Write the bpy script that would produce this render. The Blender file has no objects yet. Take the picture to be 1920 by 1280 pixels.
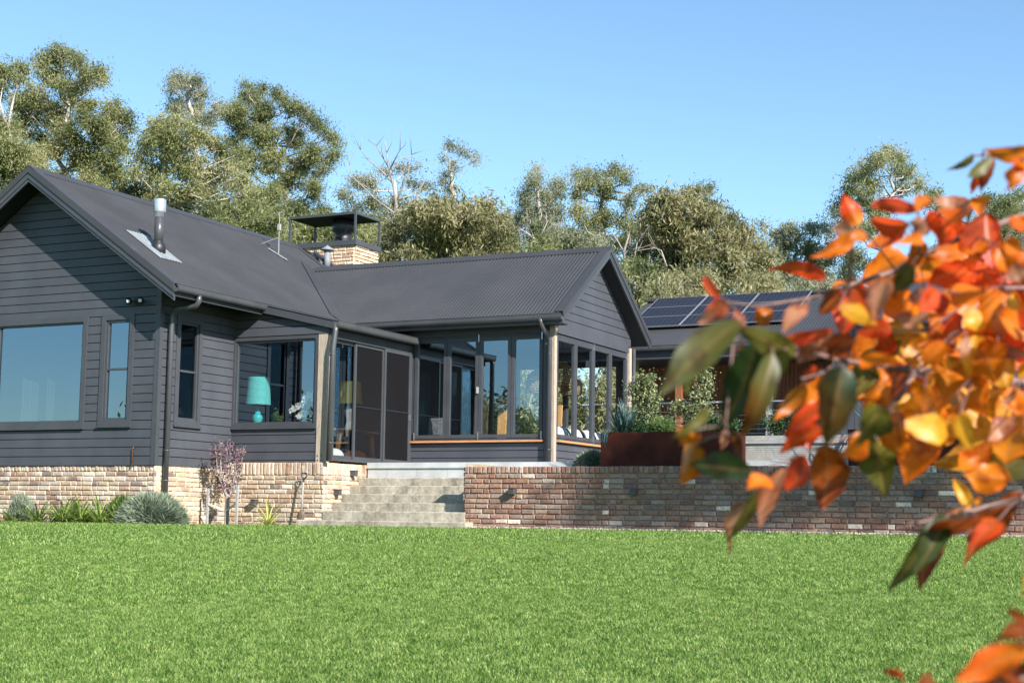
import bpy, math, random
import numpy as np
from mathutils import Vector, Matrix
random.seed(7); rng = np.random.default_rng(7)
S = bpy.context.scene
COL = S.collection
R_ = math.radians
# ------------------------------------------------------------------ camera
CAM = np.array([16.4021, -20.1198, -.7981]); YAW, PITCH, ROLL, FPX = -.4527, .1165, .0133, 2825.1
def cam_axes():
    cy, sy, cp, sp = math.cos(YAW), math.sin(YAW), math.cos(PITCH), math.sin(PITCH)
    f = np.array([sy*cp, cy*cp, sp]); r = np.array([cy, -sy, 0.]); u = np.cross(r, f)
    c, s = math.cos(ROLL), math.sin(ROLL)
    return c*r+s*u, -s*r+c*u, f
CR, CU, CF = cam_axes()
def ray(x, y): return CF+CR*(x-960)/FPX-CU*(y-640)/FPX
def at(x, y, D): return CAM+ray(x, y)*D                     # point at depth D seen at photograph pixel x, y
def pl(x, y, ax, v):
    d = ray(x, y); return CAM+d*(v-CAM[ax])/d[ax]
cd = bpy.data.cameras.new('camera'); cam = bpy.data.objects.new('camera', cd); COL.objects.link(cam); S.camera = cam
cam.matrix_world = Matrix(((CR[0], CU[0], -CF[0], CAM[0]), (CR[1], CU[1], -CF[1], CAM[1]), (CR[2], CU[2], -CF[2], CAM[2]), (0, 0, 0, 1)))
cd.lens = FPX/1920*36; cd.sensor_width = 36; cd.clip_start = .05; cd.clip_end = 3000
cd.dof.use_dof = True; cd.dof.focus_distance = 25; cd.dof.aperture_fstop = 8.2
# ------------------------------------------------------------------ sky and sun
SUN = Vector((.85, -.47, .6)).normalized()
w = bpy.data.worlds.new('World'); S.world = w; w.use_nodes = True
nt = w.node_tree; bg = nt.nodes['Background']
sk = nt.nodes.new('ShaderNodeTexSky'); sk.sky_type = 'NISHITA'; sk.sun_disc = False
sk.sun_elevation = math.asin(SUN.z); sk.sun_rotation = math.atan2(SUN.x, SUN.y)
sk.air_density = 1.0; sk.dust_density = .1; sk.ozone_density = 1.3
nt.links.new(sk.outputs[0], bg.inputs[0]); bg.inputs[1].default_value = .082
mulc = nt.nodes.new('ShaderNodeMix'); mulc.data_type = 'RGBA'; mulc.blend_type = 'MULTIPLY'; mulc.inputs[0].default_value = 1; mulc.inputs[7].default_value = (.93, 1.11, 1.20, 1)   # a clearer, bluer air
nt.links.new(sk.outputs[0], mulc.inputs[6]); nt.links.new(mulc.outputs[2], bg.inputs[0])
sl = bpy.data.lights.new('sun', 'SUN'); sl.energy = 5.0; sl.angle = R_(.53); sl.color = (1, .95, .88)
so = bpy.data.objects.new('sun', sl); COL.objects.link(so); so.rotation_euler = SUN.to_track_quat('Z', 'Y').to_euler()
S.view_settings.view_transform = 'Standard'; S.view_settings.look = 'None'; S.view_settings.exposure = 1.13; S.view_settings.gamma = 1
S.cycles.caustics_reflective = False; S.cycles.caustics_refractive = False
S.render.filter_size = 1.0; S.cycles.max_bounces = 8; S.cycles.transparent_max_bounces = 16
# ------------------------------------------------------------------ materials
def newmat(name):
    m = bpy.data.materials.new(name); m.use_nodes = True
    return m, m.node_tree, m.node_tree.nodes['Principled BSDF']
def N(t, typ, **k):
    n = t.nodes.new(typ)
    for a, b in k.items():
        if a.startswith('i_'): n.inputs[int(a[2:]) if a[2:].isdigit() else a[2:].replace('_', ' ')].default_value = b
        else: setattr(n, a, b)
    return n
def ramp(t, stops, mode='LINEAR'):
    r = t.nodes.new('ShaderNodeValToRGB'); e = r.color_ramp; e.interpolation = mode
    while len(e.elements) < len(stops): e.elements.new(.5)
    for el, (p, c) in zip(e.elements, stops): el.position = p; el.color = (*c, 1)
    return r
def mat(name, c, rough=.6, c2=None, scale=3., spec=.4, metal=0., bump=0., bscale=40., stretch=None, detail=6):
    m, t, b = newmat(name); L = t.links.new
    b.inputs['Roughness'].default_value = rough; b.inputs['Metallic'].default_value = metal
    b.inputs['Specular IOR Level'].default_value = spec
    tc = N(t, 'ShaderNodeNewGeometry'); vec = tc.outputs['Position']
    if stretch:
        mp = N(t, 'ShaderNodeMapping'); mp.inputs['Scale'].default_value = stretch; L(vec, mp.inputs[0]); vec = mp.outputs[0]
    if c2:
        n = N(t, 'ShaderNodeTexNoise'); n.inputs['Scale'].default_value = scale; n.inputs['Detail'].default_value = detail; n.inputs['Roughness'].default_value = .65
        L(vec, n.inputs[0]); r = ramp(t, [(.36, c), (.64, c2)]); L(n.outputs[0], r.inputs[0]); L(r.outputs[0], b.inputs['Base Color'])
    else: b.inputs['Base Color'].default_value = (*c, 1)
    if bump:
        n2 = N(t, 'ShaderNodeTexNoise'); n2.inputs['Scale'].default_value = bscale; n2.inputs['Detail'].default_value = 5; L(vec, n2.inputs[0])
        bp = N(t, 'ShaderNodeBump'); bp.inputs['Strength'].default_value = bump; bp.inputs['Distance'].default_value = .02
        L(n2.outputs[0], bp.inputs['Height']); L(bp.outputs[0], b.inputs['Normal'])
    return m
def islandmat(name, stops, rough=.85, nscale=25., namt=.35, bump=.5, mix2=None):
    """colour per loose piece (brick, blade, leaf) plus fine noise"""
    m, t, b = newmat(name); L = t.links.new
    g = N(t, 'ShaderNodeNewGeometry'); r = ramp(t, stops, 'LINEAR'); L(g.outputs['Random Per Island'], r.inputs[0])
    n = N(t, 'ShaderNodeTexNoise'); n.inputs['Scale'].default_value = nscale; n.inputs['Detail'].default_value = 6; L(g.outputs['Position'], n.inputs[0])
    mr = N(t, 'ShaderNodeMapRange'); mr.inputs[1].default_value = .3; mr.inputs[2].default_value = .7; mr.inputs[3].default_value = 1-namt; mr.inputs[4].default_value = 1+namt
    L(n.outputs[0], mr.inputs[0])
    vm = N(t, 'ShaderNodeVectorMath', operation='SCALE'); L(r.outputs[0], vm.inputs[0]); L(mr.outputs[0], vm.inputs['Scale']); out = vm.outputs[0]
    if mix2:
        n2 = N(t, 'ShaderNodeTexNoise'); n2.inputs['Scale'].default_value = mix2[1]; n2.inputs['Detail'].default_value = 3; L(g.outputs['Position'], n2.inputs[0])
        rr = ramp(t, [(mix2[2], (0, 0, 0)), (mix2[3], (1, 1, 1))]); L(n2.outputs[0], rr.inputs[0])
        mx = N(t, 'ShaderNodeMix', data_type='RGBA'); L(rr.outputs[0], mx.inputs[0]); L(out, mx.inputs[6]); mx.inputs[7].default_value = (*mix2[0], 1); out = mx.outputs[2]
    L(out, b.inputs['Base Color']); b.inputs['Roughness'].default_value = rough; b.inputs['Specular IOR Level'].default_value = .25
    if bump:
        bp = N(t, 'ShaderNodeBump'); bp.inputs['Strength'].default_value = bump; bp.inputs['Distance'].default_value = .01; L(n.outputs[0], bp.inputs['Height']); L(bp.outputs[0], b.inputs['Normal'])
    return m
def foliage(name, cols, scale=.5, trans=.3, rough=.55, stops=(.3, .7), rnd=.3):
    """leaf clumps of several greens: noise in space + a little per leaf"""
    m, t, b = newmat(name); L = t.links.new
    g = N(t, 'ShaderNodeNewGeometry')
    n = N(t, 'ShaderNodeTexNoise'); n.inputs['Scale'].default_value = scale; n.inputs['Detail'].default_value = 3; L(g.outputs['Position'], n.inputs[0])
    ad = N(t, 'ShaderNodeMath', operation='MULTIPLY_ADD'); L(g.outputs['Random Per Island'], ad.inputs[0]); ad.inputs[1].default_value = rnd; ad.inputs[2].default_value = -rnd/2
    a2 = N(t, 'ShaderNodeMath', operation='ADD'); L(ad.outputs[0], a2.inputs[0]); L(n.outputs[0], a2.inputs[1])
    k = len(cols); r = ramp(t, [(stops[0]+(stops[1]-stops[0])*i/(k-1), c) for i, c in enumerate(cols)]); L(a2.outputs[0], r.inputs[0])
    L(r.outputs[0], b.inputs['Base Color']); b.inputs['Roughness'].default_value = rough; b.inputs['Specular IOR Level'].default_value = .35
    tr = N(t, 'ShaderNodeBsdfTranslucent'); L(r.outputs[0], tr.inputs[0])
    mx = N(t, 'ShaderNodeMixShader'); mx.inputs[0].default_value = trans; L(b.outputs[0], mx.inputs[1]); L(tr.outputs[0], mx.inputs[2])
    L(mx.outputs[0], t.nodes['Material Output'].inputs[0])
    return m
def glass(name, refl=1.8, tint=(.75, .8, .82), add=0.):
    m, t, b = newmat(name); L = t.links.new; t.nodes.remove(b)
    f0 = ((refl-1)/(refl+1))**2+add; g = N(t, 'ShaderNodeNewGeometry'); dt = N(t, 'ShaderNodeVectorMath', operation='DOT_PRODUCT'); L(g.outputs['Normal'], dt.inputs[0]); L(g.outputs['Incoming'], dt.inputs[1])
    ab = N(t, 'ShaderNodeMath', operation='ABSOLUTE'); L(dt.outputs['Value'], ab.inputs[0]); su = N(t, 'ShaderNodeMath', operation='SUBTRACT'); su.inputs[0].default_value = 1; L(ab.outputs[0], su.inputs[1])
    pw = N(t, 'ShaderNodeMath', operation='POWER'); L(su.outputs[0], pw.inputs[0]); pw.inputs[1].default_value = 5
    ad = N(t, 'ShaderNodeMath', operation='MULTIPLY_ADD', use_clamp=True); L(pw.outputs[0], ad.inputs[0]); ad.inputs[1].default_value = 1-f0; ad.inputs[2].default_value = f0
    tr = N(t, 'ShaderNodeBsdfTransparent'); tr.inputs[0].default_value = (*tint, 1)
    gl = N(t, 'ShaderNodeBsdfGlossy'); gl.inputs['Roughness'].default_value = 0.0; gl.inputs['Color'].default_value = (.62, .82, 1, 1)
    mx = N(t, 'ShaderNodeMixShader'); L(ad.outputs[0], mx.inputs[0]); L(tr.outputs[0], mx.inputs[1]); L(gl.outputs[0], mx.inputs[2])
    L(mx.outputs[0], t.nodes['Material Output'].inputs[0])
    return m
PAINT = (.048, .053, .062)
M = dict(
 clad=mat('dark_grey_paint', (.051, .054, .065), .5, (.066, .070, .082), 1.3, spec=.4, bump=.05, bscale=14),
 trim=mat('dark_grey_trim', (.046, .049, .056), .42, (.056, .060, .067), 2.5, spec=.45),
 recess=mat('black_backing', (.012, .013, .016), .9, spec=.1),
 steel=mat('charcoal_roof_steel', (.036, .036, .0375), .45, (.047, .046, .048), .9, spec=.5),
 gutter=mat('charcoal_gutter', (.048, .050, .054), .36, (.062, .064, .068), 2, spec=.5),
 soffit=mat('eave_lining', (.008, .0085, .010), .85),  # near black, puts the deep eave shade into the colour
 oldtimber=mat('weathered_timber_post', (.30, .24, .185), .85, (.46, .38, .30), 6, bump=.4, bscale=30, stretch=(14, 14, 1)),
 redtimber=mat('oiled_timber_sill', (.42, .17, .065), .5, (.6, .28, .12), 5, stretch=(1, 12, 12)),
 paletimber=mat('pale_interior_timber', (.62, .31, .11), .5, (.74, .41, .17), 4, stretch=(6, 6, 1)),
 cedar=mat('red_cedar_boards', (.16, .055, .022), .6, (.26, .10, .04), 3, stretch=(9, 9, .6)),
 greytimber=mat('silver_grey_timber', (.24, .235, .225), .85, (.36, .35, .33), 4, bump=.3, stretch=(2, 10, 10)),
 mortar=mat('cream_mortar', (.42, .33, .22), .95, (.56, .46, .33), 8, bump=.5),
 mortar2=mat('shaded_buff_mortar', (.22, .155, .115), .95, (.30, .22, .165), 8, bump=.5),  # darker, to put the right wall's shade into the mortar colour
 concrete=None, paver=mat('pale_paving', (.36, .37, .37), .8, (.46, .47, .46), 3, bump=.15),
 corten=mat('rusted_steel', (.038, .0095, .006), .85, (.072, .017, .009), 3.2, spec=.2, bump=.15, bscale=25),
 galv=mat('galvanised_metal', (.55, .60, .66), .32, (.68, .72, .78), 5, metal=.75),
 leadflash=mat('grey_flashing', (.14, .16, .17), .6, (.21, .235, .25), 6),
 blackmetal=mat('black_metal', (.012, .012, .014), .45, (.02, .02, .023), 4, spec=.5),
 whitemetal=mat('white_aerial', (.3, .3, .3), .5),
 chrome=mat('window_bolt', (.6, .62, .65), .3, metal=.9),
 soil=mat('garden_soil', (.06, .035, .02), 1, (.12, .07, .045), 12, bump=.8),
 gravel=mat('cream_gravel', (.42, .36, .28), 1, (.62, .55, .45), 60, bump=1., bscale=120),
 copper=mat('copper_pipe', (.45, .2, .1), .35, metal=.8),
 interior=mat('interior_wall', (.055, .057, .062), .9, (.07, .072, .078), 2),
 floor=mat('interior_floor', (.07, .05, .035), .6, (.17, .12, .08), 3),
 white=mat('white_fabric', (.75, .73, .68), .9), black=mat('black_fabric', (.015, .015, .016), .9),
 aqua=mat('turquoise_linen', (.07, .42, .40), .9, (.15, .56, .53), 22, stretch=(1, 1, 3)),
 aquagloss=mat('turquoise_glaze', (.02, .42, .42), .15, (.04, .52, .5), 6),
 mustard=mat('mustard_shade', (.42, .36, .06), .8), ceramic=mat('white_ceramic', (.8, .8, .78), .3),
 rattan=mat('woven_rattan', (.28, .19, .10), .8, (.42, .3, .17), 20),
 terracotta=mat('terracotta', (.55, .25, .13), .8),
 bark=mat('pale_gum_bark', (.24, .21, .18), .85, (.50, .46, .41), 1.2, stretch=(3, 3, .6)),
 deadbark=mat('weathered_dead_wood', (.20, .17, .155), .9, (.34, .30, .27), 2),
 darkbark=mat('brown_bark', (.10, .07, .05), .9, (.2, .15, .11), 3),
 twig=mat('grey_brown_twig', (.10, .055, .045), .7, (.21, .13, .11), 30),
 screen=None, blue=mat('blue_canopy', (.03, .13, .55), .6), photo=mat('pale_print', (.35, .34, .33), .6, (.12, .12, .12), 14),
 tile=mat('narrow_pale_tile', (.27, .26, .235), .75, (.36, .35, .32), 9), cell=mat('solar_cell', (.010, .010, .015), .4, (.015, .015, .021), 6, spec=.3),
 alu=mat('aluminium_frame', (.27, .28, .30), .5, metal=.4),
 rope=mat('pale_strap', (.42, .40, .36), .8),
)
# stained concrete: dark vertical runs of a shape of their own
def concrete():
    m, t, b = newmat('weathered_concrete'); L = t.links.new
    g = N(t, 'ShaderNodeNewGeometry'); mp = N(t, 'ShaderNodeMapping'); mp.inputs['Scale'].default_value = (2.6, .35, .9); L(g.outputs['Position'], mp.inputs[0])
    n = N(t, 'ShaderNodeTexNoise'); n.inputs['Scale'].default_value = 1.0; n.inputs['Detail'].default_value = 7; n.inputs['Roughness'].default_value = .6; L(mp.outputs[0], n.inputs[0])
    n2 = N(t, 'ShaderNodeTexNoise'); n2.inputs['Scale'].default_value = 22; n2.inputs['Detail'].default_value = 6; L(g.outputs['Position'], n2.inputs[0])
    r = ramp(t, [(.42, (.38, .345, .275)), (.60, (.27, .24, .185)), (.74, (.12, .108, .085))]); L(n.outputs[0], r.inputs[0])
    mr = N(t, 'ShaderNodeMapRange'); mr.inputs[1].default_value = .3; mr.inputs[2].default_value = .7; mr.inputs[3].default_value = .72; mr.inputs[4].default_value = 1.2; L(n2.outputs[0], mr.inputs[0])
    vm = N(t, 'ShaderNodeVectorMath', operation='SCALE'); L(r.outputs[0], vm.inputs[0]); L(mr.outputs[0], vm.inputs['Scale']); L(vm.outputs[0], b.inputs['Base Color'])
    b.inputs['Roughness'].default_value = .9
    bp = N(t, 'ShaderNodeBump'); bp.inputs['Strength'].default_value = .35; bp.inputs['Distance'].default_value = .01; L(n2.outputs[0], bp.inputs['Height']); L(bp.outputs[0], b.inputs['Normal'])
    return m
M['concrete'] = concrete()
M['brickL'] = islandmat('sunlit_cream_pink_brick', [(0, (.44, .325, .225)), (.18, (.38, .275, .195)), (.34, (.48, .39, .30)), (.46, (.33, .22, .155)), (.58, (.50, .42, .34)), (.7, (.38, .31, .26)), (.8, (.29, .17, .115)), (.88, (.165, .125, .12)), (.94, (.42, .33, .26)), (1, (.60, .52, .43))], nscale=30, namt=.25, mix2=((.62, .50, .36), 7, .56, .8))  # cream brick with mortar smears, paler also for the strong sun there
M['brickR'] = islandmat('shaded_brown_purple_brick', [(0, (0.302, 0.165, 0.112)), (.18, (0.228, 0.131, 0.097)), (.34, (0.330, 0.221, 0.158)), (.48, (0.193, 0.104, 0.080)), (.6, (0.275, 0.209, 0.177)), (.72, (0.248, 0.123, 0.085)), (.84, (0.177, 0.120, 0.105)), (.95, (0.359, 0.270, 0.217)), (1, (0.775, 0.636, 0.533))], nscale=30, namt=.28, mix2=((0.453, 0.337, 0.257), 6, .6, .82))  # brown and purple brick, darkened further to carry the wall's shade
def screenmat():
    m, t, b = newmat('dark_insect_mesh'); L = t.links.new
    b.inputs['Base Color'].default_value = (.012, .012, .014, 1); b.inputs['Specular IOR Level'].default_value = .05; b.inputs['Roughness'].default_value = .8
    tr = N(t, 'ShaderNodeBsdfTransparent'); mx = N(t, 'ShaderNodeMixShader'); mx.inputs[0].default_value = .62
    L(tr.outputs[0], mx.inputs[1]); L(b.outputs[0], mx.inputs[2]); L(mx.outputs[0], t.nodes['Material Output'].inputs[0]); return m
M['screen'] = screenmat()
M['glassA'] = glass('picture_window_glass', 1.9, (.45, .5, .52), .22)
M['glassE'] = glass('corner_window_glass', 1.7, (.8, .84, .85), .2)
M['glassC'] = glass('folding_window_glass', 1.7, (.78, .82, .84), .2)
M['glassD'] = glass('end_window_glass', 1.45, (.85, .88, .9), .05)
M['glassB'] = glass('sash_glass', 1.5, (.30, .30, .31), .0)
M['roofglass'] = glass('skylight_glass', 1.6, (.5, .55, .55), .12)
# ------------------------------------------------------------------ mesh building
class MB:
    def __init__(s): s.v = []; s.f = []; s.mi = []; s.m = 0
    def add(s, vs, fs):
        o = len(s.v); s.v += [tuple(map(float, p)) for p in vs]; s.f += [tuple(o+i for i in f) for f in fs]; s.mi += [s.m]*len(fs)
    def box(s, x0, x1, y0, y1, z0, z1):
        s.add([(x, y, z) for z in (z0, z1) for y in (y0, y1) for x in (x0, x1)], [(0, 2, 3, 1), (4, 5, 7, 6), (0, 1, 5, 4), (2, 6, 7, 3), (0, 4, 6, 2), (1, 3, 7, 5)])
    def pbox(s, P, u0, u1, z0, z1, d0, d1):      # box in plane frame P=(O,U,N)
        O, U, Nn = P
        q = lambda u, d, z: (O[0]+U[0]*u+Nn[0]*d, O[1]+U[1]*u+Nn[1]*d, O[2]+z)
        s.add([q(u, d, z) for z in (z0, z1) for d in (d0, d1) for u in (u0, u1)], [(0, 1, 3, 2), (4, 6, 7, 5), (0, 4, 5, 1), (2, 3, 7, 6), (0, 2, 6, 4), (1, 5, 7, 3)])
    def ptrap(s, P, a0, a1, b0, b1, z0, z1, d0, d1):  # bottom a0..a1, top b0..b1
        O, U, Nn = P
        q = lambda u, d, z: (O[0]+U[0]*u+Nn[0]*d, O[1]+U[1]*u+Nn[1]*d, O[2]+z)
        s.add([q(a0, d0, z0), q(a1, d0, z0), q(a0, d1, z0), q(a1, d1, z0), q(b0, d0, z1), q(b1, d0, z1), q(b0, d1, z1), q(b1, d1, z1)],
              [(0, 1, 3, 2), (4, 6, 7, 5), (0, 4, 5, 1), (2, 3, 7, 6), (0, 2, 6, 4), (1, 5, 7, 3)])
    def prism(s, poly, off):                     # planar polygon list of 3d, extruded by off
        n = len(poly); o = np.array(off)
        vs = [tuple(p) for p in poly]+[tuple(np.array(p)+o) for p in poly]
        s.add(vs, [tuple(range(n))[::-1], tuple(range(n, 2*n))]+[(i, (i+1) % n, n+(i+1) % n, n+i) for i in range(n)])
    def tube(s, pts, rad, n=8, caps=True):
        pts = [np.array(p, float) for p in pts]
        if not hasattr(rad, '__len__'): rad = [rad]*len(pts)
        vs = []; prev = None
        for i, p in enumerate(pts):
            d = pts[min(i+1, len(pts)-1)]-pts[max(i-1, 0)]; d = d/(np.linalg.norm(d)+1e-9)
            a = prev if prev is not None else (np.array([0, 0, 1.]) if abs(d[2]) < .9 else np.array([1., 0, 0]))
            a = a-d*(a@d); a /= np.linalg.norm(a)+1e-9; prev = a; b = np.cross(d, a)
            for k in range(n):
                t = 2*math.pi*k/n; vs.append(p+rad[i]*(a*math.cos(t)+b*math.sin(t)))
        fs = [(i*n+k, i*n+(k+1) % n, (i+1)*n+(k+1) % n, (i+1)*n+k) for i in range(len(pts)-1) for k in range(n)]
        if caps: fs += [tuple(range(n))[::-1], tuple((len(pts)-1)*n+k for k in range(n))]
        s.add(vs, fs)
    def lathe(s, c, prof, n=24, sx=1., sy=1.):
        vs = [(c[0]+sx*r*math.cos(2*math.pi*k/n), c[1]+sy*r*math.sin(2*math.pi*k/n), c[2]+z) for r, z in prof for k in range(n)]
        fs = [(i*n+k, i*n+(k+1) % n, (i+1)*n+(k+1) % n, (i+1)*n+k) for i in range(len(prof)-1) for k in range(n)]
        fs += [tuple(range(n))[::-1], tuple((len(prof)-1)*n+k for k in range(n))]
        s.add(vs, fs)
    def build(s, name, mats, parent=None, smooth=False):
        me = bpy.data.meshes.new(name); me.from_pydata(s.v, [], s.f)
        for m_ in (mats if isinstance(mats, (list, tuple)) else [mats]): me.materials.append(m_)
        if any(s.mi): me.polygons.foreach_set('material_index', s.mi)
        if smooth: me.polygons.foreach_set('use_smooth', [True]*len(me.polygons))
        me.update()
        return link(name, me, parent)
def link(name, me, parent=None):
    o = bpy.data.objects.new(name, me); COL.objects.link(o)
    if parent is not None:
        o.parent = parent
        wl = Vector((0, 0, 0)); p = parent
        while p is not None: wl += p.location; p = p.parent
        o.location = -wl
    return o
def tag(o, label=None, cat=None, group=None, kind=None):
    for k, v in (('label', label), ('category', cat), ('group', group), ('kind', kind)):
        if v: o[k] = v
    return o
def thing(name, loc, label, cat, group=None):
    o = bpy.data.objects.new(name, None); COL.objects.link(o); o.location = loc; o.empty_display_size = .2
    return tag(o, label, cat, group)
def bigmesh(name, V, F, mats, parent=None, mi=None, smooth=False):
    """numpy mesh: V (n,3), F (m,k)"""
    me = bpy.data.meshes.new(name); k = F.shape[1]
    me.vertices.add(len(V)); me.vertices.foreach_set('co', V.astype(np.float32).ravel())
    me.loops.add(F.size); me.loops.foreach_set('vertex_index', F.astype(np.int32).ravel())
    me.polygons.add(len(F)); me.polygons.foreach_set('loop_start', (np.arange(len(F))*k).astype(np.int32))
    for m_ in (mats if isinstance(mats, (list, tuple)) else [mats]): me.materials.append(m_)
    if mi is not None: me.polygons.foreach_set('material_index', mi.astype(np.int32))
    if smooth: me.polygons.foreach_set('use_smooth', np.ones(len(F), bool))
    me.update(calc_edges=True); me.validate()
    return link(name, me, parent)
def unit(a): return a/(np.linalg.norm(a, axis=-1, keepdims=True)+1e-9)
def leaf_quads(C, A, L, W, fold=0.):
    """kite leaves: centres C, axis A, lengths L, widths W -> V,F"""
    n = len(C); rnd = unit(rng.normal(size=(n, 3))); B = unit(np.cross(A, rnd)); L = np.asarray(L).reshape(-1, 1); W = np.asarray(W).reshape(-1, 1)
    Nn = np.cross(A, B)
    V = np.stack([C-A*L*.5, C-A*L*.05+B*W*.5+Nn*W*fold, C+A*L*.5, C-A*L*.05-B*W*.5+Nn*W*fold], 1).reshape(-1, 3)
    return V, np.arange(4*n).reshape(n, 4)
def tufts(clumps, per, tuft_r, leaf_l, leaf_w, tufts_per=14, droop=.5, shell=.45):
    """clumps: list (centre, (rx,ry,rz)); foliage tufts spread through them"""
    Cs, As = [], []
    for c, r in clumps:
        r = np.array(r); k = max(3, int(tufts_per))
        d = unit(rng.normal(size=(k, 3))); rad = shell+(1-shell)*rng.random((k, 1))
        tc = np.array(c)+d*rad*r
        nl = int(per/k)
        p = tc[:, None, :]+rng.normal(size=(k, nl, 3))*tuft_r*(.45+1.25*rng.random((k, 1, 1))+.3*(rng.random((k, nl, 1)) < .25))*np.array([1, 1, .8])
        a = unit(rng.normal(size=(k, nl, 3))+np.array([0, 0, -droop])+d[:, None, :]*.5)
        Cs.append(p.reshape(-1, 3)); As.append(a.reshape(-1, 3))
    C = np.concatenate(Cs); A = np.concatenate(As); n = len(C)
    return leaf_quads(C, A, leaf_l*(.6+.8*rng.random(n)), leaf_w*(.6+.8*rng.random(n)), .15)
# plane frames (origin, along, outward normal)
PA = (np.array([0, 0, 0.]), np.array([1., 0, 0]), np.array([0, -1., 0]))
PB = (np.array([0, 0, 0.]), np.array([0, 1., 0]), np.array([1., 0, 0]))
def PY(y): return (np.array([0, y, 0.]), np.array([1., 0, 0]), np.array([0, -1., 0]))
def PX(x): return (np.array([x, 0, 0.]), np.array([0, 1., 0]), np.array([1., 0, 0]))
def panel(mb, P, outline, z0, z1, pitch, gap, d0, d1, opens=(), joints=False):
    """horizontal boards clipped by outline(z)->(u0,u1) and openings (u0,u1,z0,z1)"""
    k = 0; z = z0
    while z < z1-1e-6:
        lo, hi = z+(gap if k or gap == 0 else .0), min(z+pitch, z1)
        cuts = sorted({lo, hi}|{c for o in opens for c in (o[2], o[3]) if lo+1e-4 < c < hi-1e-4})
        for a, b in zip(cuts, cuts[1:]):
            (l0, r0), (l1, r1) = outline(a), outline(b)
            if r0-l0 < .01: continue
            if r1 < l1: r1 = l1 = (l1+r1)/2
            segs = [(l0, r0, l1, r1)]
            ops = [o for o in opens if o[2] < b-1e-5 and o[3] > a+1e-5]
            if joints and random.random() < .3:
                j = l0+(r0-l0)*random.random(); ops = ops+[(j, j+.004, a, b)]
            for o in ops:
                new = []
                for (x0, x1, y0, y1) in segs:
                    if o[1] <= min(x0, y0) or o[0] >= max(x1, y1): new.append((x0, x1, y0, y1)); continue
                    if o[0] > min(x0, y0)+.003: new.append((x0, o[0], y0, o[0]))
                    if o[1] < max(x1, y1)-.003: new.append((o[1], x1, o[1], y1))
                segs = new
            for (x0, x1, y0, y1) in segs:
                if x1-x0 > .002 or y1-y0 > .002: mb.ptrap(P, x0, x1, y0, y1, a, b, d0, d1)
        z += pitch; k += 1
def cladding(name, P, outline, z0, z1, pitch, opens, parent, joints=True, label=None):
    mb = MB(); panel(mb, P, outline, z0, z1, pitch, .013, .0, .018, opens, joints)
    mb.m = 1; panel(mb, P, outline, z0, z1, 3., 0, -.09, -.002, opens)
    o = mb.build(name, [M['clad'], M['recess']], parent)
    if label: o['label'] = label
    return o
def frame(name, P, u0, u1, z0, z1, w, d0, d1, parent, mat_, bars=(), tr=(), bw=.05):
    mb = MB()
    mb.pbox(P, u0, u1, z0, z0+w, d0, d1); mb.pbox(P, u0, u1, z1-w, z1, d0, d1)
    mb.pbox(P, u0, u0+w, z0+w, z1-w, d0, d1); mb.pbox(P, u1-w, u1, z0+w, z1-w, d0, d1)
    for b in bars: mb.pbox(P, b-bw/2, b+bw/2, z0+w, z1-w, d0, d1-.004)
    for b in tr: mb.pbox(P, u0+w, u1-w, b-bw/2, b+bw/2, d0, d1-.006)
    return mb.build(name, mat_, parent)
def pane(P, u0, u1, z0, z1, d, parent, mat_, name='pane'):
    O, U, Nn = P; q = lambda u, z: (O[0]+U[0]*u+Nn[0]*d, O[1]+U[1]*u+Nn[1]*d, O[2]+z)
    mb = MB(); mb.add([q(u0, z0), q(u1, z0), q(u1, z1), q(u0, z1)], [(0, 1, 2, 3)]); return mb.build(name, mat_, parent)
def bricks(mb, P, u0, u1, z0, z1, course=.0815, blen=.235, d=.030, rng_=random, lastrow=None, clip=None):
    """individually shaped old bricks standing proud of the mortar"""
    O, U, Nn = P
    def one(a, b, lo, hi):
        j = lambda s=.004: rng_.uniform(-s, s)
        dd = d+j(.007); i = .014
        a += j(.006); b += j(.006); lo += j(.003); hi += j(.003)
        ring = [(a, lo), (b, lo), (b, hi), (a, hi)]
        cx, cz = (a+b)/2, (lo+hi)/2
        vs = []
        for (u, z) in ring: vs.append((u, z, -.01))
        for (u, z) in ring: vs.append((u+j(.003), z+j(.002), dd-.014))
        for (u, z) in ring: vs.append((u+(i if u < cx else -i)+j(.005), z+(i*.8 if z < cz else -i*.8)+j(.003), dd+j(.002)))
        V = [(O[0]+U[0]*u+Nn[0]*q, O[1]+U[1]*u+Nn[1]*q, O[2]+z) for (u, z, q) in vs]
        F = [(8, 9, 10, 11)]+[(4+k, 4+(k+1) % 4, 8+(k+1) % 4, 8+k) for k in range(4)]+[(k, (k+1) % 4, 4+(k+1) % 4, 4+k) for k in range(4)]
        mb.add(V, F)
    z = z1
    if lastrow:
        h, wd = lastrow; u = u0
        while u < u1-.03: one(u+.004, min(u+wd, u1)-.004, z-h+.006, z-.001); u += wd
        z -= h
    row = 0
    while z > z0+.02:
        lo = max(z-course, z0); u = u0-(blen/2 if row % 2 else 0)+rng_.uniform(-.02, .02)
        while u < u1:
            L = blen*(rng_.choice((1, 1, 1, 1, .5)) if rng_ else 1)
            a, b = max(u, u0), min(u+L, u1)
            if clip is None or clip((a+b)/2, lo):
                if b-a > .04: one(a+.006, b-.006, lo+.006, z-.006)
            u += L
        z -= course; row += 1
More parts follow.
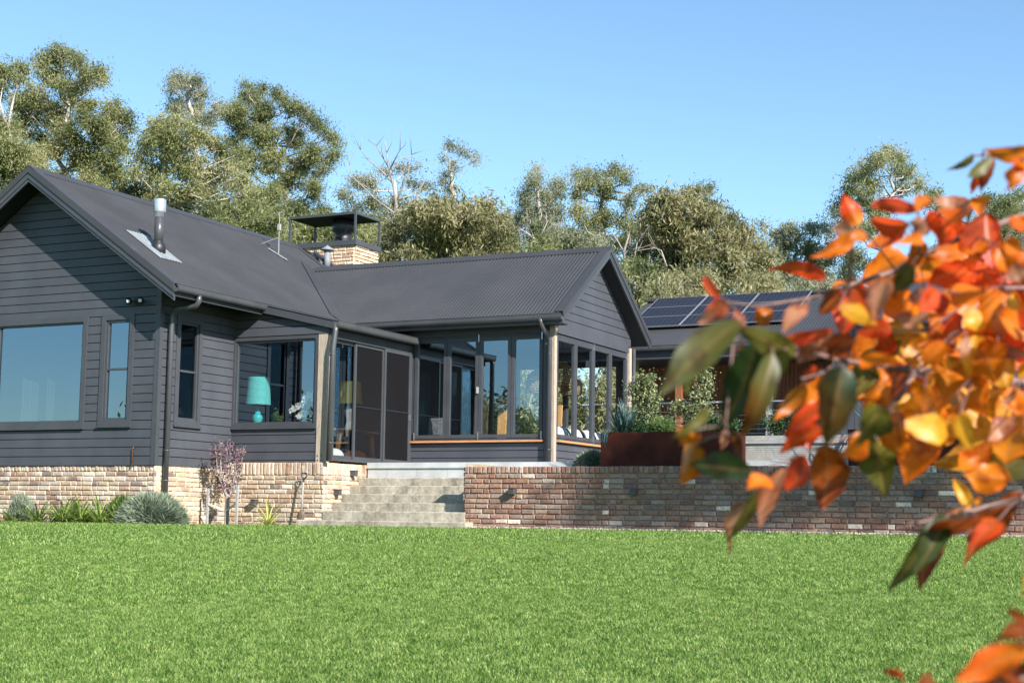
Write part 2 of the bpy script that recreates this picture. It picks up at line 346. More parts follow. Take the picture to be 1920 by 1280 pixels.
# ================================================================== SETTING
def sstep(a, b, x):
    t = np.clip((x-a)/(b-a), 0, 1); return t*t*(3-2*t)
def yfront(x): return -.95+(2.35)*sstep(.2, 3.2, x)
def gz(x, y):
    x = np.asarray(x, float); y = np.asarray(y, float)
    d = np.maximum(0, yfront(x)-y)
    z = -.965-.02*d-.0018*np.minimum(d, 26)**2-.03*np.maximum(d-26, 0)
    back = np.clip((y-yfront(x))/.5, 0, 1)
    z = z-.05*back*(x < 3)
    z = z+np.clip((y-6.0)/3., 0, 1)*.9                    # the garden behind the house lies higher
    z = z+.045*np.maximum(y-26, 0)*np.clip(1-(y-140)/400, .2, 1)
    und = .02*np.sin(x*.9+y*.33)+.015*np.sin(x*.37-y*.8)
    return z+und*np.clip(d/3, 0, 1)
def grid_axis(lo, hi, mid0, mid1, fine, coarse):
    a = list(np.arange(mid0, mid1+1e-6, fine)); st = coarse; x = mid0
    left = []
    while x > lo: x -= st; st *= 1.35; left.append(max(x, lo))
    st = coarse; x = mid1; right = []
    while x < hi: x += st; st *= 1.35; right.append(min(x, hi))
    return np.array(left[::-1]+a+right)
gx = grid_axis(-1500, 1500, -16, 24, .35, .6); gy = grid_axis(-1500, 1800, -24, 12, .35, .6)
X, Y = np.meshgrid(gx, gy); Z = gz(X, Y)-.012
V = np.stack([X, Y, Z], -1).reshape(-1, 3); nx = len(gx); ii = (np.arange(len(gy)-1)[:, None]*nx+np.arange(nx-1)).ravel()
M['lawnsoil'] = mat('lawn_ground', (.040, .080, .014), .95, (.065, .115, .022), 9., bump=.6, bscale=60)
g = bigmesh('ground', V, np.stack([ii, ii+1, ii+nx+1, ii+nx], -1), M['lawnsoil'], smooth=True); tag(g, 'broad green ground of the garden running to the trees', 'ground', kind='structure')
FALL = []
# grass blades: one lawn
def lawn():
    # blades in the wedge in front of the house, a little wider than the view
    pts = []
    def sample(n, dmin, dmax, half):
        d = np.sqrt(rng.random(n)*(dmax**2-dmin**2)+dmin**2); a = YAW+(rng.random(n)*2-1)*half
        return CAM[0]+np.sin(a)*d, CAM[1]+np.cos(a)*d
    out = []
    for n, a, b, L, W in ((780000, 6., 12.5, .023, .0034), (660000, 12.2, 19., .026, .0048), (380000, 18.6, 29., .030, .0075)):
        x, y = sample(n, a, b, R_(28)); keep = y < yfront(x)-.02+rng.normal(size=n)*.03
        x, y = x[keep], y[keep]; m = len(x)
        patch = .5+.5*np.sin(x*1.7+np.sin(y*1.1)*2)*np.sin(y*1.3+np.sin(x*.9)*2)
        h = L*(.35+.95*rng.random(m)**1.6)*(.97+.06*patch)
        th = rng.random(m)*2*np.pi; ln = (.25+.75*rng.random(m))*h
        p = np.stack([x, y, gz(x, y)-.012], -1); wd = W*(.7+.6*rng.random(m))
        ph = rng.random(m)*2*np.pi
        side = np.stack([np.cos(ph), np.sin(ph), 0*ph], -1)*wd[:, None]*.5
        tip = p+np.stack([np.cos(th)*ln, np.sin(th)*ln, h], -1); mid = p*.5+tip*.5+np.stack([0*h, 0*h, h*.16], -1)
        V = np.stack([p-side, p+side, mid+side*.8, tip, mid-side*.8], 1).reshape(-1, 3); out.append(V)
    V = np.concatenate(out); return V, np.arange(len(V)).reshape(-1, 5)
M['blade'] = foliage('grass_blade', [(.050, .125, .014), (.118, .228, .032), (.215, .338, .068), (.44, .53, .18)], scale=7, trans=.4, rough=.5, stops=(.12, .88), rnd=.85)
V, F = lawn(); gr = bigmesh('grass', V, F, M['blade']); tag(gr, 'short mown green lawn in front of the house', 'grass', kind='stuff')
for i in range(5):
    d = random.uniform(9.2, 21); a = YAW+random.uniform(-.05, .36); x, y = CAM[0]+math.sin(a)*d, CAM[1]+math.cos(a)*d
    if y > yfront(x)-.2: continue
    FALL.append((x, y, float(gz(x, y))+.028))
# terrace slab, gravel strip, planting bed
mb = MB(); mb.box(2.06, 30, 3.42, 12.2, -.6, .165); mb.box(4.9, 30, 2.12, 3.42, -.6, .03); te = mb.build('terrace_paving', M['paver']); tag(te, 'pale paved terrace beside the glass room', 'paving', kind='structure')
mb = MB()
for i in range(40):
    x0, x1 = 4.85+i*.5, 5.35+i*.5; wd = .12+.02*max(0, x0-9)**1.6
    mb.add([(x0, 2.0-min(wd, .9), float(gz(x0, 1.)) + .006), (x1, 2.0-min(.12+.02*max(0, x1-9)**1.6, .9), float(gz(x1, 1.))+.006), (x1, 2.05, -.935), (x0, 2.05, -.935)], [(0, 1, 2, 3)])
gv = mb.build('gravel_strip', M['gravel']); tag(gv, 'narrow strip of cream gravel at the foot of the brick wall', 'gravel', kind='structure')
C = np.stack([4.9+rng.random(5000)*14, 2.0-rng.random(5000)**1.5*.25, np.full(5000, -.93)], -1)
C[:, 1] -= rng.random(5000)*.03*np.maximum(0, C[:, 0]-9)
C[:, 2] = gz(C[:, 0], np.minimum(C[:, 1], 1.3))+.012+rng.random(5000)*.01
Vq, Fq = leaf_quads(C, unit(rng.normal(size=(5000, 3))), .03*np.ones(5000), .03*np.ones(5000), .3)
gs = bigmesh('gravel_stones', Vq, Fq, M['gravel']); tag(gs, 'loose cream stones along the foot of the brick wall', 'gravel', kind='stuff')
mb = MB(); mb.box(-14, 3.3, -.93, 2.06, -1.3, -1.035); so_ = mb.build('garden_bed', M['soil']); tag(so_, 'dark soil bed along the foot of the house', 'soil', kind='structure')
mb = MB()
mb.box(-14, .3, -.965, -.955, -1.3, -.950)
ed = mb.build('lawn_edging', M['corten']); tag(ed, 'thin rusty steel edging between lawn and left planting bed', 'edging')
# ================================================================== MAIN HOUSE
SL = .69                                             # roof slope
RX, RZ, EX = -2.637, 5.219, .655                     # ridge x, ridge z, eave x
YF, YR = -.48, 7.75                                  # rake front and rear of the main roof
house = thing('house', (0, 0, -1.03), 'long low dark grey weatherboard house with gabled corrugated steel roofs and glass corner room', 'house')
def mz(x): return RZ-SL*abs(x-RX)
under = .20
# --- walls
def gableA(z):
    h = min((mz(0)-under), 99)
    if z <= h: return (-5.28, 0.)
    k = (RZ-under-z)/SL; return (RX-k, RX+k)
opA = [(-3.72, -1.55, .65, 2.58), (-1.24, -.525, .67, 2.58)]
cladding('front_gable_wall', PA, gableA, 0, 5.0, .15, opA, house)
opB = [(.42, 1.14, .70, 2.58)]
cladding('side_wall', PB, lambda z: (.0, 2.09), 0, 3.17, .15, opB, house)
cladding('corner_window_wall', PY(2.09), lambda z: (.0, 1.835), 0, .74, .15, [], house)
cladding('wall_above_window', PY(2.09), lambda z: (.0, 2.03 if z < 2.4 else max(.02, min(2.03, 2.13-(z-2.55)/.233))), 2.375, 3.0, .15, [], house)
cladding('glass_room_wall', PY(5.06), lambda z: (2.03, 5.02), .17, .60, .135, [(4.83, 5.03, 0, .7)], house)
mb = MB(); mb.pbox(PY(5.06), .2, 4.86, 2.63, 3.1, -.1, .02); mb.pbox(PY(5.06), .2, 2.03, 2.35, 2.63, -.1, .02); mb.build('lintel', M['clad'], house)
WY0, WY1, WR = 5.06, 8.88, 6.97; WZ, WE = 4.4945, 2.9219; WX = 5.02; WXR = 5.34
def gableD(z):
    h = WZ-.17-SL*(WR-WY0)
    if z <= h: return (WY0, WY1)
    k = (WZ-.17-z)/SL; return (WR-k, WR+k)
cladding('end_gable_wall', PX(WX), gableD, 2.91-.16+.0, 4.4, .155, [], house)
mb = MB(); mb.pbox(PX(WX), WY0+.12, WY1-.12, 2.66, 2.752, -.09, .019); mb.pbox(PX(WX), WY0+.12, WY1-.12, 2.615, 2.66, -.09, .03); mb.build('head_board', M['clad'], house)
cladding('end_wall_base', PX(WX), lambda z: (WY0, WY1), .17, .60, .135, [], house)
# back and inner walls, floors, ceilings
mb = MB()
mb.box(-5.28, -5.18, .05, 7.7, 0, 3.1); mb.box(-5.2, .0, 7.6, 7.7, 0, 3.1)
mb.box(-5.18, -.1, 2.05, 2.15, 0, 3.0)                       # partition behind the side wall
mb.box(-.2, -.1, .1, 2.05, 0, .6)
mb.box(.6, 2.0, 5.2, 5.28, 0.17, 2.9)
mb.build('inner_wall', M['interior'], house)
mb = MB(); mb.box(-5.2, -.1, .1, 7.6, .02, .12); mb.box(-.1, 1.98, 2.2, 7.6, .02, .12); mb.box(2.0, 4.95, 5.12, 8.8, .08, .16); mb.build('floor_slab', M['floor'], house)
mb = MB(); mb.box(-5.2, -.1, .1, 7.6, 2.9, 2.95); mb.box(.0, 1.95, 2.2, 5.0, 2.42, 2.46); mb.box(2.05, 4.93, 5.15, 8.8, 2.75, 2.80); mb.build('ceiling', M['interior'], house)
# rear wall of the glass room, with an opening onto the garden
mb = MB(); P = PY(8.88)
for a in ((-2.0, 2.5, .12, 3.0), (4.75, 4.93, .17, 2.75), (2.5, 4.75, .17, .55), (2.5, 4.75, 2.35, 2.75), (3.55, 3.63, .55, 2.35)): mb.pbox(P, *a, -.02, .1)
mb.build('rear_wall', M['interior'], house)
# --- brick plinths
def brickpart(name, P, u0, u1, z0, z1, mats, lastrow=(.1, .083), clip=None, parent=house, seed=1):
    mb = MB(); rr = random.Random(seed); bricks(mb, P, u0, u1, z0, z1, rng_=rr, lastrow=lastrow, clip=clip)
    o = mb.build(name, mats[0], parent)
    m2 = MB(); m2.pbox(P, u0+.012, u1-.006, z0, z1-.004, -.12, .011); m2.build('mortar', mats[1], o)
    return o
BL = (M['brickL'], M['mortar']); BR = (M['brickR'], M['mortar2'])
brickpart('brick_plinth', (np.array([0, .03, 0.]), PA[1], PA[2]), -8., .02, -1.14, -.004, BL, seed=3)
brickpart('brick_plinth', (np.array([.02-.03, 0, 0.]), PB[1], PB[2]), .0, 2.0, -1.14, -.004, BL, seed=4)
brickpart('brick_plinth', PY(2.02), .0, 2.06, -1.14, .115, BL, lastrow=(.22, .079), seed=5)
brickpart('brick_plinth', PX(2.04), 2.0, 3.45, -1.14, .115, BL, lastrow=(.22, .079), seed=6)
brickpart('brick_plinth', PX(2.04), 3.45, 5.0, -.1, .14, BL, lastrow=(.1, .083), seed=8)
# --- corner boards and posts
mb = MB(); mb.box(-.075, .0, -.026, -.001, 0, 3.05); mb.box(-.001, .026, -.026, .06, 0, 3.05); mb.build('corner_board', M['trim'], house)
mb = MB(); mb.box(1.84, 2.02, 2.055, 2.2, .115, 2.40)
m_ = mb.build('corner_post', M['oldtimber'], house)
for z in (.155, .235):
    for x in (1.885, 1.965): mb = MB(); mb.tube([(x, 2.052, z), (x, 2.045, z)], .011, 8); mb.build('bolt', M['blackmetal'], m_)
mb = MB(); mb.box(4.94, 5.045, 5.03, 5.14, .165, 2.75); mb.build('corner_post', M['oldtimber'], house)
mb = MB(); mb.box(4.94, 5.045, 8.80, 8.92, .165, 2.72); mb.build('corner_post', M['oldtimber'], house)
# --- windows
def window(name, P, u0, u1, z0, z1, gm, cw=.085, sash=.035, tr=(), bars=(), proud=.035, label=None):
    o = frame(name, P, u0, u1, z0, z1, cw, -.08, proud, house, M['trim'])
    if label: o['label'] = label
    mb = MB(); mb.pbox(P, u0-.01, u1+.01, z0-.03, z0, -.02, proud+.03); mb.build('sill', M['trim'], o)
    frame('sash', P, u0+cw+.002, u1-cw-.002, z0+cw+.002, z1-cw-.002, sash, -.06, proud-.025, o, M['trim'], bars=bars, tr=tr, bw=.035)
    pane(P, u0+cw+sash, u1-cw-sash, z0+cw+sash, z1-cw-sash, -.03, o, gm)
    return o
window('picture_window', PA, -3.72, -1.55, .65, 2.58, M['glassA'], .095, .03)
window('sash_window', PA, -1.24, -.525, .67, 2.58, M['glassA'], .095, .04, tr=(1.64,))
window('sash_window', PB, .42, 1.14, .70, 2.58, M['glassB'], .095, .04, tr=(1.64,))
window('corner_window', PY(2.09), .0, 1.835, .74, 2.36, M['glassE'], .06, .035)
# window behind the corner glass, on the inner wall, seen through it
# --- sliding door with insect screens
P = PX(2.03)
dr = frame('sliding_door', P, 2.24, 5.02, .155, 2.36, .05, -.11, .02, house, M['trim'])
mb = MB(); mb.pbox(P, 2.1, 5.02, 2.36, 2.50, -.11, .015); mb.build('door_head', M['trim'], dr)
frame('door_panel', P, 2.29, 3.10, .2, 2.31, .06, -.09, -.05, dr, M['trim']); pane(P, 2.35, 3.04, .26, 2.25, -.07, dr, M['glassE'])
frame('door_panel', P, 3.0, 4.02, .2, 2.31, .055, -.045, -.015, dr, M['trim']); frame('door_panel', P, 4.0, 4.97, .2, 2.31, .055, -.012, .016, dr, M['trim'])
mb = MB(); mb.pbox(P, 3.055, 3.965, .255, 2.255, -.032, -.030); mb.pbox(P, 4.055, 4.915, .255, 2.255, .0, .002); mb.build('insect_screen', M['screen'], dr)
mb = MB(); mb.pbox(P, 3.055, 3.965, 1.155, 1.175, -.028, -.018); mb.pbox(P, 4.055, 4.915, 1.155, 1.175, .004, .014); mb.build('screen_rail', M['blackmetal'], dr)
mb = MB(); mb.pbox(P, 4.925, 4.95, 1.02, 1.14, .016, .04); mb.build('door_handle', M['chrome'], dr)
mb = MB(); mb.box(1.95, 2.03, 5.0, 5.08, .16, 2.6); mb.build('door_jamb', M['trim'], house)
# --- folding windows along the front and the end of the glass room
def bifold(P, us, z0, z1, gm, bolts):
    o = frame('folding_window', P, us[0]-.045, us[-1]+.045, z0, z1, .04, -.09, .0, house, M['trim'])
    for a, b in zip(us, us[1:]):
        l_ = frame('leaf_frame', P, a+.004, b-.004, z0+.045, z1-.045, .068, -.05, .012, o, M['trim'])
        pass
    mb = MB()
    O, U, Nn = P; q = lambda u, z: (O[0]+U[0]*u-Nn[0]*.02, O[1]+U[1]*u-Nn[1]*.02, O[2]+z)
    for a, b in zip(us, us[1:]): mb.add([q(a+.07, z0+.11), q(b-.07, z0+.11), q(b-.07, z1-.11), q(a+.07, z1-.11)], [(0, 1, 2, 3)])
    mb.build('pane', gm, o)
    for u in bolts:
        for z in (z0+.02, z1-.13): mb = MB(); mb.pbox(P, u-.009, u+.009, z, z+.14, .013, .028); mb.build('bolt', M['chrome'], o)
    return o
w1 = bifold(PY(5.06), [2.085, 2.79, 3.47, 4.15, 4.80], .635, 2.625, M['glassC'], (2.1, 3.47, 4.785))
mb = MB(); mb.pbox(PY(5.06), 3.44, 3.475, 1.52, 1.64, .013, .05); mb.build('handle', M['whitemetal'], w1)
w2 = bifold(PX(5.02), [5.16, 6.05, 6.92, 7.80, 8.70], .635, 2.60, M['glassD'], (6.92, 8.68))
mb = MB(); mb.pbox(PY(5.06), 2.03, 4.84, .600, .634, -.08, .09); mb.build('timber_sill', M['redtimber'], house)
mb = MB(); mb.pbox(PX(5.02), 5.14, 8.8, .600, .634, -.08, .09); mb.build('timber_sill', M['redtimber'], house)
mb = MB(); mb.pbox(PY(5.06), 4.83, 4.94, .17, 2.75, -.08, .01); mb.build('corner_board', M['trim'], house)
# --- roofs: real corrugated sheet
def corr(name, fn, s0, s1, lo, hi, pitch=.076, amp=.0085, parent=house, mat_=None):
    """fn(s,t,h)->xyz ; ribs run along t, sheet from t=lo(s) to hi(s)"""
    n = int(round((s1-s0)/pitch*12)); s = np.linspace(s0, s1, n+1); h = amp*np.cos(2*np.pi*s/pitch)
    A = np.array([fn(a, lo(a), b) for a, b in zip(s, h)]); B = np.array([fn(a, hi(a), b) for a, b in zip(s, h)])
    k = 6; V = np.stack([A+(B-A)*i/k for i in range(k+1)], 0).reshape(-1, 3); m = n+1
    i0 = (np.arange(k)[:, None]*m+np.arange(n)).ravel()
    return bigmesh(name, V, np.stack([i0, i0+1, i0+m+1, i0+m], -1), mat_ or M['steel'], parent, smooth=True)
nz = 1/math.sqrt(1+SL*SL)
f_main = lambda s, t, h: (t+h*SL*nz, s, RZ-SL*(t-RX)+h*nz)          # s=y, t=x
def loM(y): return RX
def hiM(y):
    v = EX+.03
    if 4.70 < y < 9.25: v = EX+.03-(min(y-4.70, 9.25-y))
    return v
mainroof = corr('main_roof', f_main, YF+.02, YR, loM, hiM)
mainroof['label'] = 'larger corrugated steel roof slope'
corr('main_roof', lambda s, t, h: (t-h*SL*nz, s, RZ+SL*(t-RX)+h*nz), YF+.02, YR, lambda y: RX-3.32, lambda y: RX)
f_w = lambda s, t, h: (s, t-h*SL*nz, WZ-SL*(WR-t)+h*nz)               # s=x, t=y front slope
corr('wing_roof', f_w, -1.55, WXR-.03, lambda x: max(4.68, 4.68+(EX-x)) if x < EX else 4.68, lambda x: WR)
corr('wing_roof', lambda s, t, h: (s, t+h*SL*nz, WZ-SL*(t-WR)+h*nz), -1.6, WXR-.03, lambda x: WR, lambda x: 9.3)
# lean-to roof over the corner window
corr('lean_to_roof', lambda s, t, h: (t, s, 2.955-.233*(t-.6)+h), 2.0, 5.0, lambda y: .45, lambda y: 2.17)
# roof body under the sheets (lining seen from below), barge boards, caps
def slab_main(side):
    s = side; mb = MB()
    def p(x, y, dz): return (RX+s*(x-RX), y, mz(x)-dz)
    y0, y1 = YF+.03, (4.66 if side > 0 else YR)
    mb.prism([p(RX, y0, .05), p(EX-.02, y0, .05), p(EX-.02, y0, .17), p(RX, y0, .17)], (0, y1-y0, 0))
    if side > 0: mb.prism([p(RX, y1, .05), p(-1.5, y1, .05), p(-1.5, y1, .17), p(RX, y1, .17)], (0, YR-y1, 0))
    return mb
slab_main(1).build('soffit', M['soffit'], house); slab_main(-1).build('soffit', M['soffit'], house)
mb = MB()
for s in (1, -1):
    def p(y, dz): return (-.9, WR+s*(WR-y), WZ-SL*(WR-y)-dz)
    e = 4.72
    mb.prism([p(WR, .04), p(e, .04), p(e, .15), p(WR, .15)], (WXR-.02+.9, 0, 0))
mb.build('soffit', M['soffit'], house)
def barge(name, P0, P1, dirn, parts, parent):
    """boards along P0->P1; parts: (down0, down1, out0, out1)"""
    P0, P1 = np.array(P0, float), np.array(P1, float); o = np.array(dirn, float); mb = MB()
    for (a, b, c, d) in parts:
        dz = lambda k: np.array([0, 0, -k])
        mb.prism([P0+dz(a)+o*c, P1+dz(a)+o*c, P1+dz(b)+o*c, P0+dz(b)+o*c], o*(d-c))
    return mb.build(name, M['trim'], parent)
for sx in (1, -1):
    e = RX+sx*(EX-RX)
    barge('barge_board', (RX, YF, RZ+.02), (e, YF, mz(EX)+.02), (0, -1, 0), [(.10, .18, -.03, .012), (.18, .225, -.03, .022), (.225, .285, -.03, .006)], house)
    mb = MB()
    q = lambda x, y, dz: (RX+sx*(x-RX), y, mz(x)+dz)
    mb.prism([q(RX, YF-.03, .03), q(EX, YF-.03, .03), q(EX, YF-.03, -.10), q(RX, YF-.03, -.10)], (0, .03, 0))
    mb.prism([q(RX, YF, .022), q(EX, YF, .022), q(EX, YF, .03), q(RX, YF, .03)], (0, .14, 0))
    mb.build('barge_cap', M['steel'], house)
for sy in (1, -1):
    ye = WR-sy*(WR-4.70)
    barge('barge_board', (WXR, WR, WZ+.02), (WXR, ye, WE+.03), (1, 0, 0), [(.085, .15, -.03, .012), (.15, .215, -.03, .004)], house)
    mb = MB()
    q = lambda y, x, dz: (x, WR-sy*(WR-y), WZ-SL*(WR-y)+dz)
    mb.prism([q(WR, WXR, .03), q(4.70, WXR, .03), q(4.70, WXR, -.085), q(WR, WXR, -.085)], (.03, 0, 0))
    mb.prism([q(WR, WXR-.15, .022), q(4.70, WXR-.15, .022), q(4.70, WXR-.15, .03), q(WR, WXR-.15, .03)], (.15, 0, 0))
    mb.build('barge_cap', M['steel'], house)
mb = MB()
mb.prism([(RX-.15, YF-.03, mz(RX-.15)+.022), (RX, YF-.03, RZ+.03), (RX+.15, YF-.03, mz(RX+.15)+.022), (RX+.15, YF-.03, mz(RX+.15)+.01), (RX, YF-.03, RZ+.018), (RX-.15, YF-.03, mz(RX-.15)+.01)], (0, YR-YF+.05, 0))
mb.build('ridge_cap', M['steel'], house)
mb = MB()
zz = lambda y: WZ-SL*abs(y-WR)
mb.prism([(-1.5, WR-.15, zz(WR-.15)+.024), (-1.5, WR, WZ+.036), (-1.5, WR+.15, zz(WR+.15)+.024), (-1.5, WR+.15, zz(WR+.15)+.010), (-1.5, WR, WZ+.02), (-1.5, WR-.15, zz(WR-.15)+.010)], (WXR+1.53, 0, 0))
mb.build('ridge_cap', M['steel'], house)
# valley tray, and the far rake of the main roof
mb = MB()
mb.prism([(EX+.0, 4.67, mz(EX)+.018), (EX-2.25, 6.92, mz(EX-2.25)+.018), (EX-2.45, 6.80, mz(EX-2.45)+.022), (EX-.2, 4.55, mz(EX-.2)+.022)], (0, 0, .004))
mb.build('valley_flashing', M['steel'], house)
mb = MB(); q = lambda x, y, dz: (x, y, mz(x)+dz)
mb.prism([q(RX, YR, .03), q(-1.3, YR-.1, .03), q(-1.3, YR-.1, -.1), q(RX, YR, -.1)], (.0, .05, 0))
mb.build('barge_cap', M['trim'], house)
# gutters
def gutter(name, P0, P1, out, r=.062, parent=house):
    """half-round gutter: P0->P1 at lip height, out = outward unit"""
    P0, P1, o = np.array(P0, float), np.array(P1, float), np.array(out, float); mb = MB()
    prof = [(-r, 0.0), (-r, -r*.9)]+[(r*math.cos(t), -r*.9+r*.95*math.sin(t)) for t in [math.pi+math.pi*i/8 for i in range(1, 9)]]+[(r, 0), (r+.008, .006), (r+.008, .014), (r-.004, .014), (r-.004, -r*.7), (-r+.006, -r*.7), (-r+.006, 0)]
    mb.prism([P0+o*a+np.array([0, 0, b]) for a, b in prof], P1-P0)
    return mb.build(name, M['gutter'], parent)
gm_ = gutter('gutter', (EX+.045, YF-.02, 2.935), (EX+.045, 4.6, 2.935), (1, 0, 0), .062)
mb = MB(); mb.prism([(EX-.02, YF, 2.93), (EX-.02, YF, 2.76), (EX-.005, YF, 2.76), (EX-.005, YF, 2.93)], (0, 2.5, 0)); mb.build('fascia', M['trim'], house)
gutter('gutter', (2.17+.05, 1.99, 2.575), (2.17+.05, 4.86, 2.575), (1, 0, 0), .062)
gutter('gutter', (EX+.12, 4.655, 2.895), (WXR+.02, 4.655, 2.895), (0, -1, 0), .062)
mb = MB(); mb.box(.4, WXR-.03, 4.70, 4.72, 2.72, 2.90); mb.build('fascia', M['trim'], house)
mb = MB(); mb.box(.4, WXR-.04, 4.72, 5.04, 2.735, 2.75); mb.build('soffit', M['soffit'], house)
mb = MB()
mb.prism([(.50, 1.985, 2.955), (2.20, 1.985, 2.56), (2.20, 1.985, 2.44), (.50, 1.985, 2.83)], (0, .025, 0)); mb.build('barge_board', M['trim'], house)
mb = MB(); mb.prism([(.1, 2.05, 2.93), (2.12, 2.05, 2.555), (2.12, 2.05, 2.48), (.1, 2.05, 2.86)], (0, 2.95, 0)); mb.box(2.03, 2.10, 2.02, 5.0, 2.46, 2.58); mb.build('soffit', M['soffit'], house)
mb = MB(); mb.box(.0, 2.05, 2.045, 2.068, 2.375, 2.50); mb.build('fascia', M['clad'], house)
# downpipes
def pipe(pts, r=.045, parent=house):
    mb = MB(); mb.tube(pts, r, 16); o = mb.build('downpipe', M['gutter'], parent, True); return o
def clips(o, c, zs, r):
    for z in zs: mb = MB(); mb.tube([(c[0], c[1], z-.012), (c[0], c[1], z+.012)], r, 16); mb.build('pipe_clip', M['gutter'], o, True)
p = pipe([(.70, .12, 2.86), (.70, .12, 2.74), (.66, .12, 2.68), (.56, .13, 2.655), (.22, .17, 2.64), (.13, .18, 2.60), (.10, .18, 2.52), (.10, .18, 2.3), (.10, .18, -.95)], .046); clips(p, (.1, .18), (2.1, .25, -.25), .051)
p = pipe([(2.20, 2.03, 2.53), (2.20, 2.02, 2.4), (2.185, 1.985, 2.1), (2.16, 1.98, .13)], .05); clips(p, (2.18, 1.985), (1.98, .45), .054)
p = pipe([(4.93, 4.63, 2.84), (4.93, 4.66, 2.74), (4.95, 4.78, 2.62), (4.97, 4.90, 2.55), (4.98, 4.95, 2.45), (4.98, 4.95, .1)], .046); clips(p, (4.98, 4.95), (2.2, .45), .05)
pipe([(5.06, 9.0, 2.72), (5.06, 8.99, .2)], .04)
# flue with flashing
def rp(x, y, dz=0.): return (x, y, mz(x)+dz)
mb = MB()
fy0, fy1, fx0, fx1 = .18, .78, -.98, -.20
ys = np.linspace(fy0, fy1, 33)
for a, b in zip(ys, ys[1:]):
    ha, hb = .022+.008*math.cos(2*math.pi*a/.076), .022+.008*math.cos(2*math.pi*b/.076)
    mb.add([rp(fx0, a, ha), rp(fx1, a, ha), rp(fx1, b, hb), rp(fx0, b, hb), rp(fx0, a, ha-.004), rp(fx1, a, ha-.004), rp(fx1, b, hb-.004), rp(fx0, b, hb-.004)], [(0, 1, 2, 3), (5, 4, 7, 6), (1, 5, 6, 2)])
fl = mb.build('flue', M['leadflash'], house)
bx, by = -.52, .5; bz = mz(bx)
mb = MB(); mb.lathe((bx, by, bz), [(.135, -.1), (.13, .06), (.11, .11), (.085, .14), (.085, .17)], 20); mb.build('boot', M['blackmetal'], fl, True)
mb = MB(); mb.lathe((bx, by, bz), [(.078, .1), (.078, .60)], 24); mb.build('pipe', M['gutter'], fl, True)
mb = MB(); mb.lathe((bx, by, bz), [(.083, .58), (.083, .66), (.104, .67), (.108, .68), (.108, .885), (.104, .90), (.09, .90), (.088, .88), (.085, .70)], 28); mb.build('cowl', M['galv'], fl, True)
# aerial mast on the main roof
mast = MB(); mx_, my_ = -1.77, 5.92; mz0 = mz(mx_)
mast.tube([(mx_, my_, mz0), (mx_, my_, mz0+.95)], .008, 8); mast.tube([(mx_-.12, my_+.2, mz(mx_-.12)+.02), (mx_, my_, mz0+.4)], .007, 6); mast.tube([(mx_-.35, my_-.12, mz(mx_-.35)+.02), (mx_, my_, mz0+.4)], .007, 6)
mast.box(mx_-.03, mx_+.03, my_-.03, my_+.03, mz0+.55, mz0+.68); mast.tube([(mx_-.08, my_, mz0+.93), (mx_+.08, my_, mz0+.93)], .008, 6)
mast.build('aerial', M['whitemetal'], house)
mb = MB(); mb.tube([rp(-1.95, 5.8, .03), rp(-1.6, 6.0, .03)], .016, 6); mb.build('aerial_base', M['leadflash'], house)
# chimney beyond the ridge
ch = brickpart('chimney', PY(9.0), -3.55, -1.81, 3.6, 5.42, (islandmat('orange_cream_brick', [(0, (.50, .35, .24)), (.4, (.58, .45, .32)), (.7, (.44, .29, .20)), (1, (.62, .53, .42))]), M['mortar']), lastrow=None, seed=11)
mb = MB(); rr = random.Random(12); bricks(mb, PX(-1.80), 9.0, 10.0, 3.6, 5.42, rng_=rr); mb.build('chimney_side', bpy.data.materials['orange_cream_brick'], ch)
mb = MB(); mb.box(-3.5, -1.81, 9.02, 9.99, 3.6, 5.40); mb.build('core', M['mortar'], ch)
mb = MB(); cz1 = 6.10
mb.box(-3.60, -1.74, 8.93, 10.06, 5.38, 5.50)
for x in (-3.58, -1.78):
    for y in (8.95, 10.02): mb.box(x-.022, x+.022, y-.022, y+.022, 5.50, cz1)
for y in (8.93, 10.0): mb.box(-3.60, -1.76, y, y+.05, cz1, cz1+.055)
for x in (-3.60, -1.81): mb.box(x, x+.05, 8.98, 10.0, cz1, cz1+.055)
mb.build('cowl_frame', M['trim'], ch)
mb = MB(); mb.box(-3.55, -1.81, 8.98, 10.0, cz1+.01, cz1+.03); mb.build('cowl_plate', M['soffit'], ch)
mb = MB(); mb.lathe((-2.45, 9.5, 5.5), [(.23, 0), (.23, .1), (.20, .12), (.20, .28), (.27, .32), (.27, .58)], 24); mb.build('flue_pot', M['blackmetal'], ch, True)
# small glazed slope between the two roofs, with a vent
mb = MB(); q = lambda x, y, dz: (x, y, mz(x)+dz-.05)
def slope_box(a, b, c, d, lo, hi, mb):
    mb.prism([q(a, c, lo), q(b, c, lo), q(b, c, hi), q(a, c, hi)], (0, d-c, 0))
slope_box(RX, -.9, YR+.06, YR+.14, -.05, .07, mb); slope_box(RX, -.9, 8.55, 8.63, -.05, .07, mb); slope_box(-1.72, -1.62, YR+.14, 8.55, -.03, .05, mb)
sk_ = mb.build('skylight', M['trim'], house)
mb = MB(); slope_box(RX+.02, -1.72, YR+.14, 8.55, 0, .02, mb); slope_box(-1.62, -.9, YR+.14, 8.55, 0, .02, mb); mb.build('pane', M['roofglass'], sk_)
mb = MB(); slope_box(RX, 0, 8.66, 8.95, -.1, .0, mb); slope_box(RX, .4, YR+.05, 8.7, -.2, -.1, mb); mb.build('rear_roof', M['steel'], house)
vx, vy = -2.1, 8.3; vz = mz(vx)-.05
mb = MB(); mb.lathe((vx, vy, vz), [(.075, -.1), (.07, .35)], 16); mb.lathe((vx, vy, vz), [(.155, .36), (.15, .38), (.03, .46), (.01, .48)], 18); mb.build('vent_pipe', M['leadflash'], house, True)
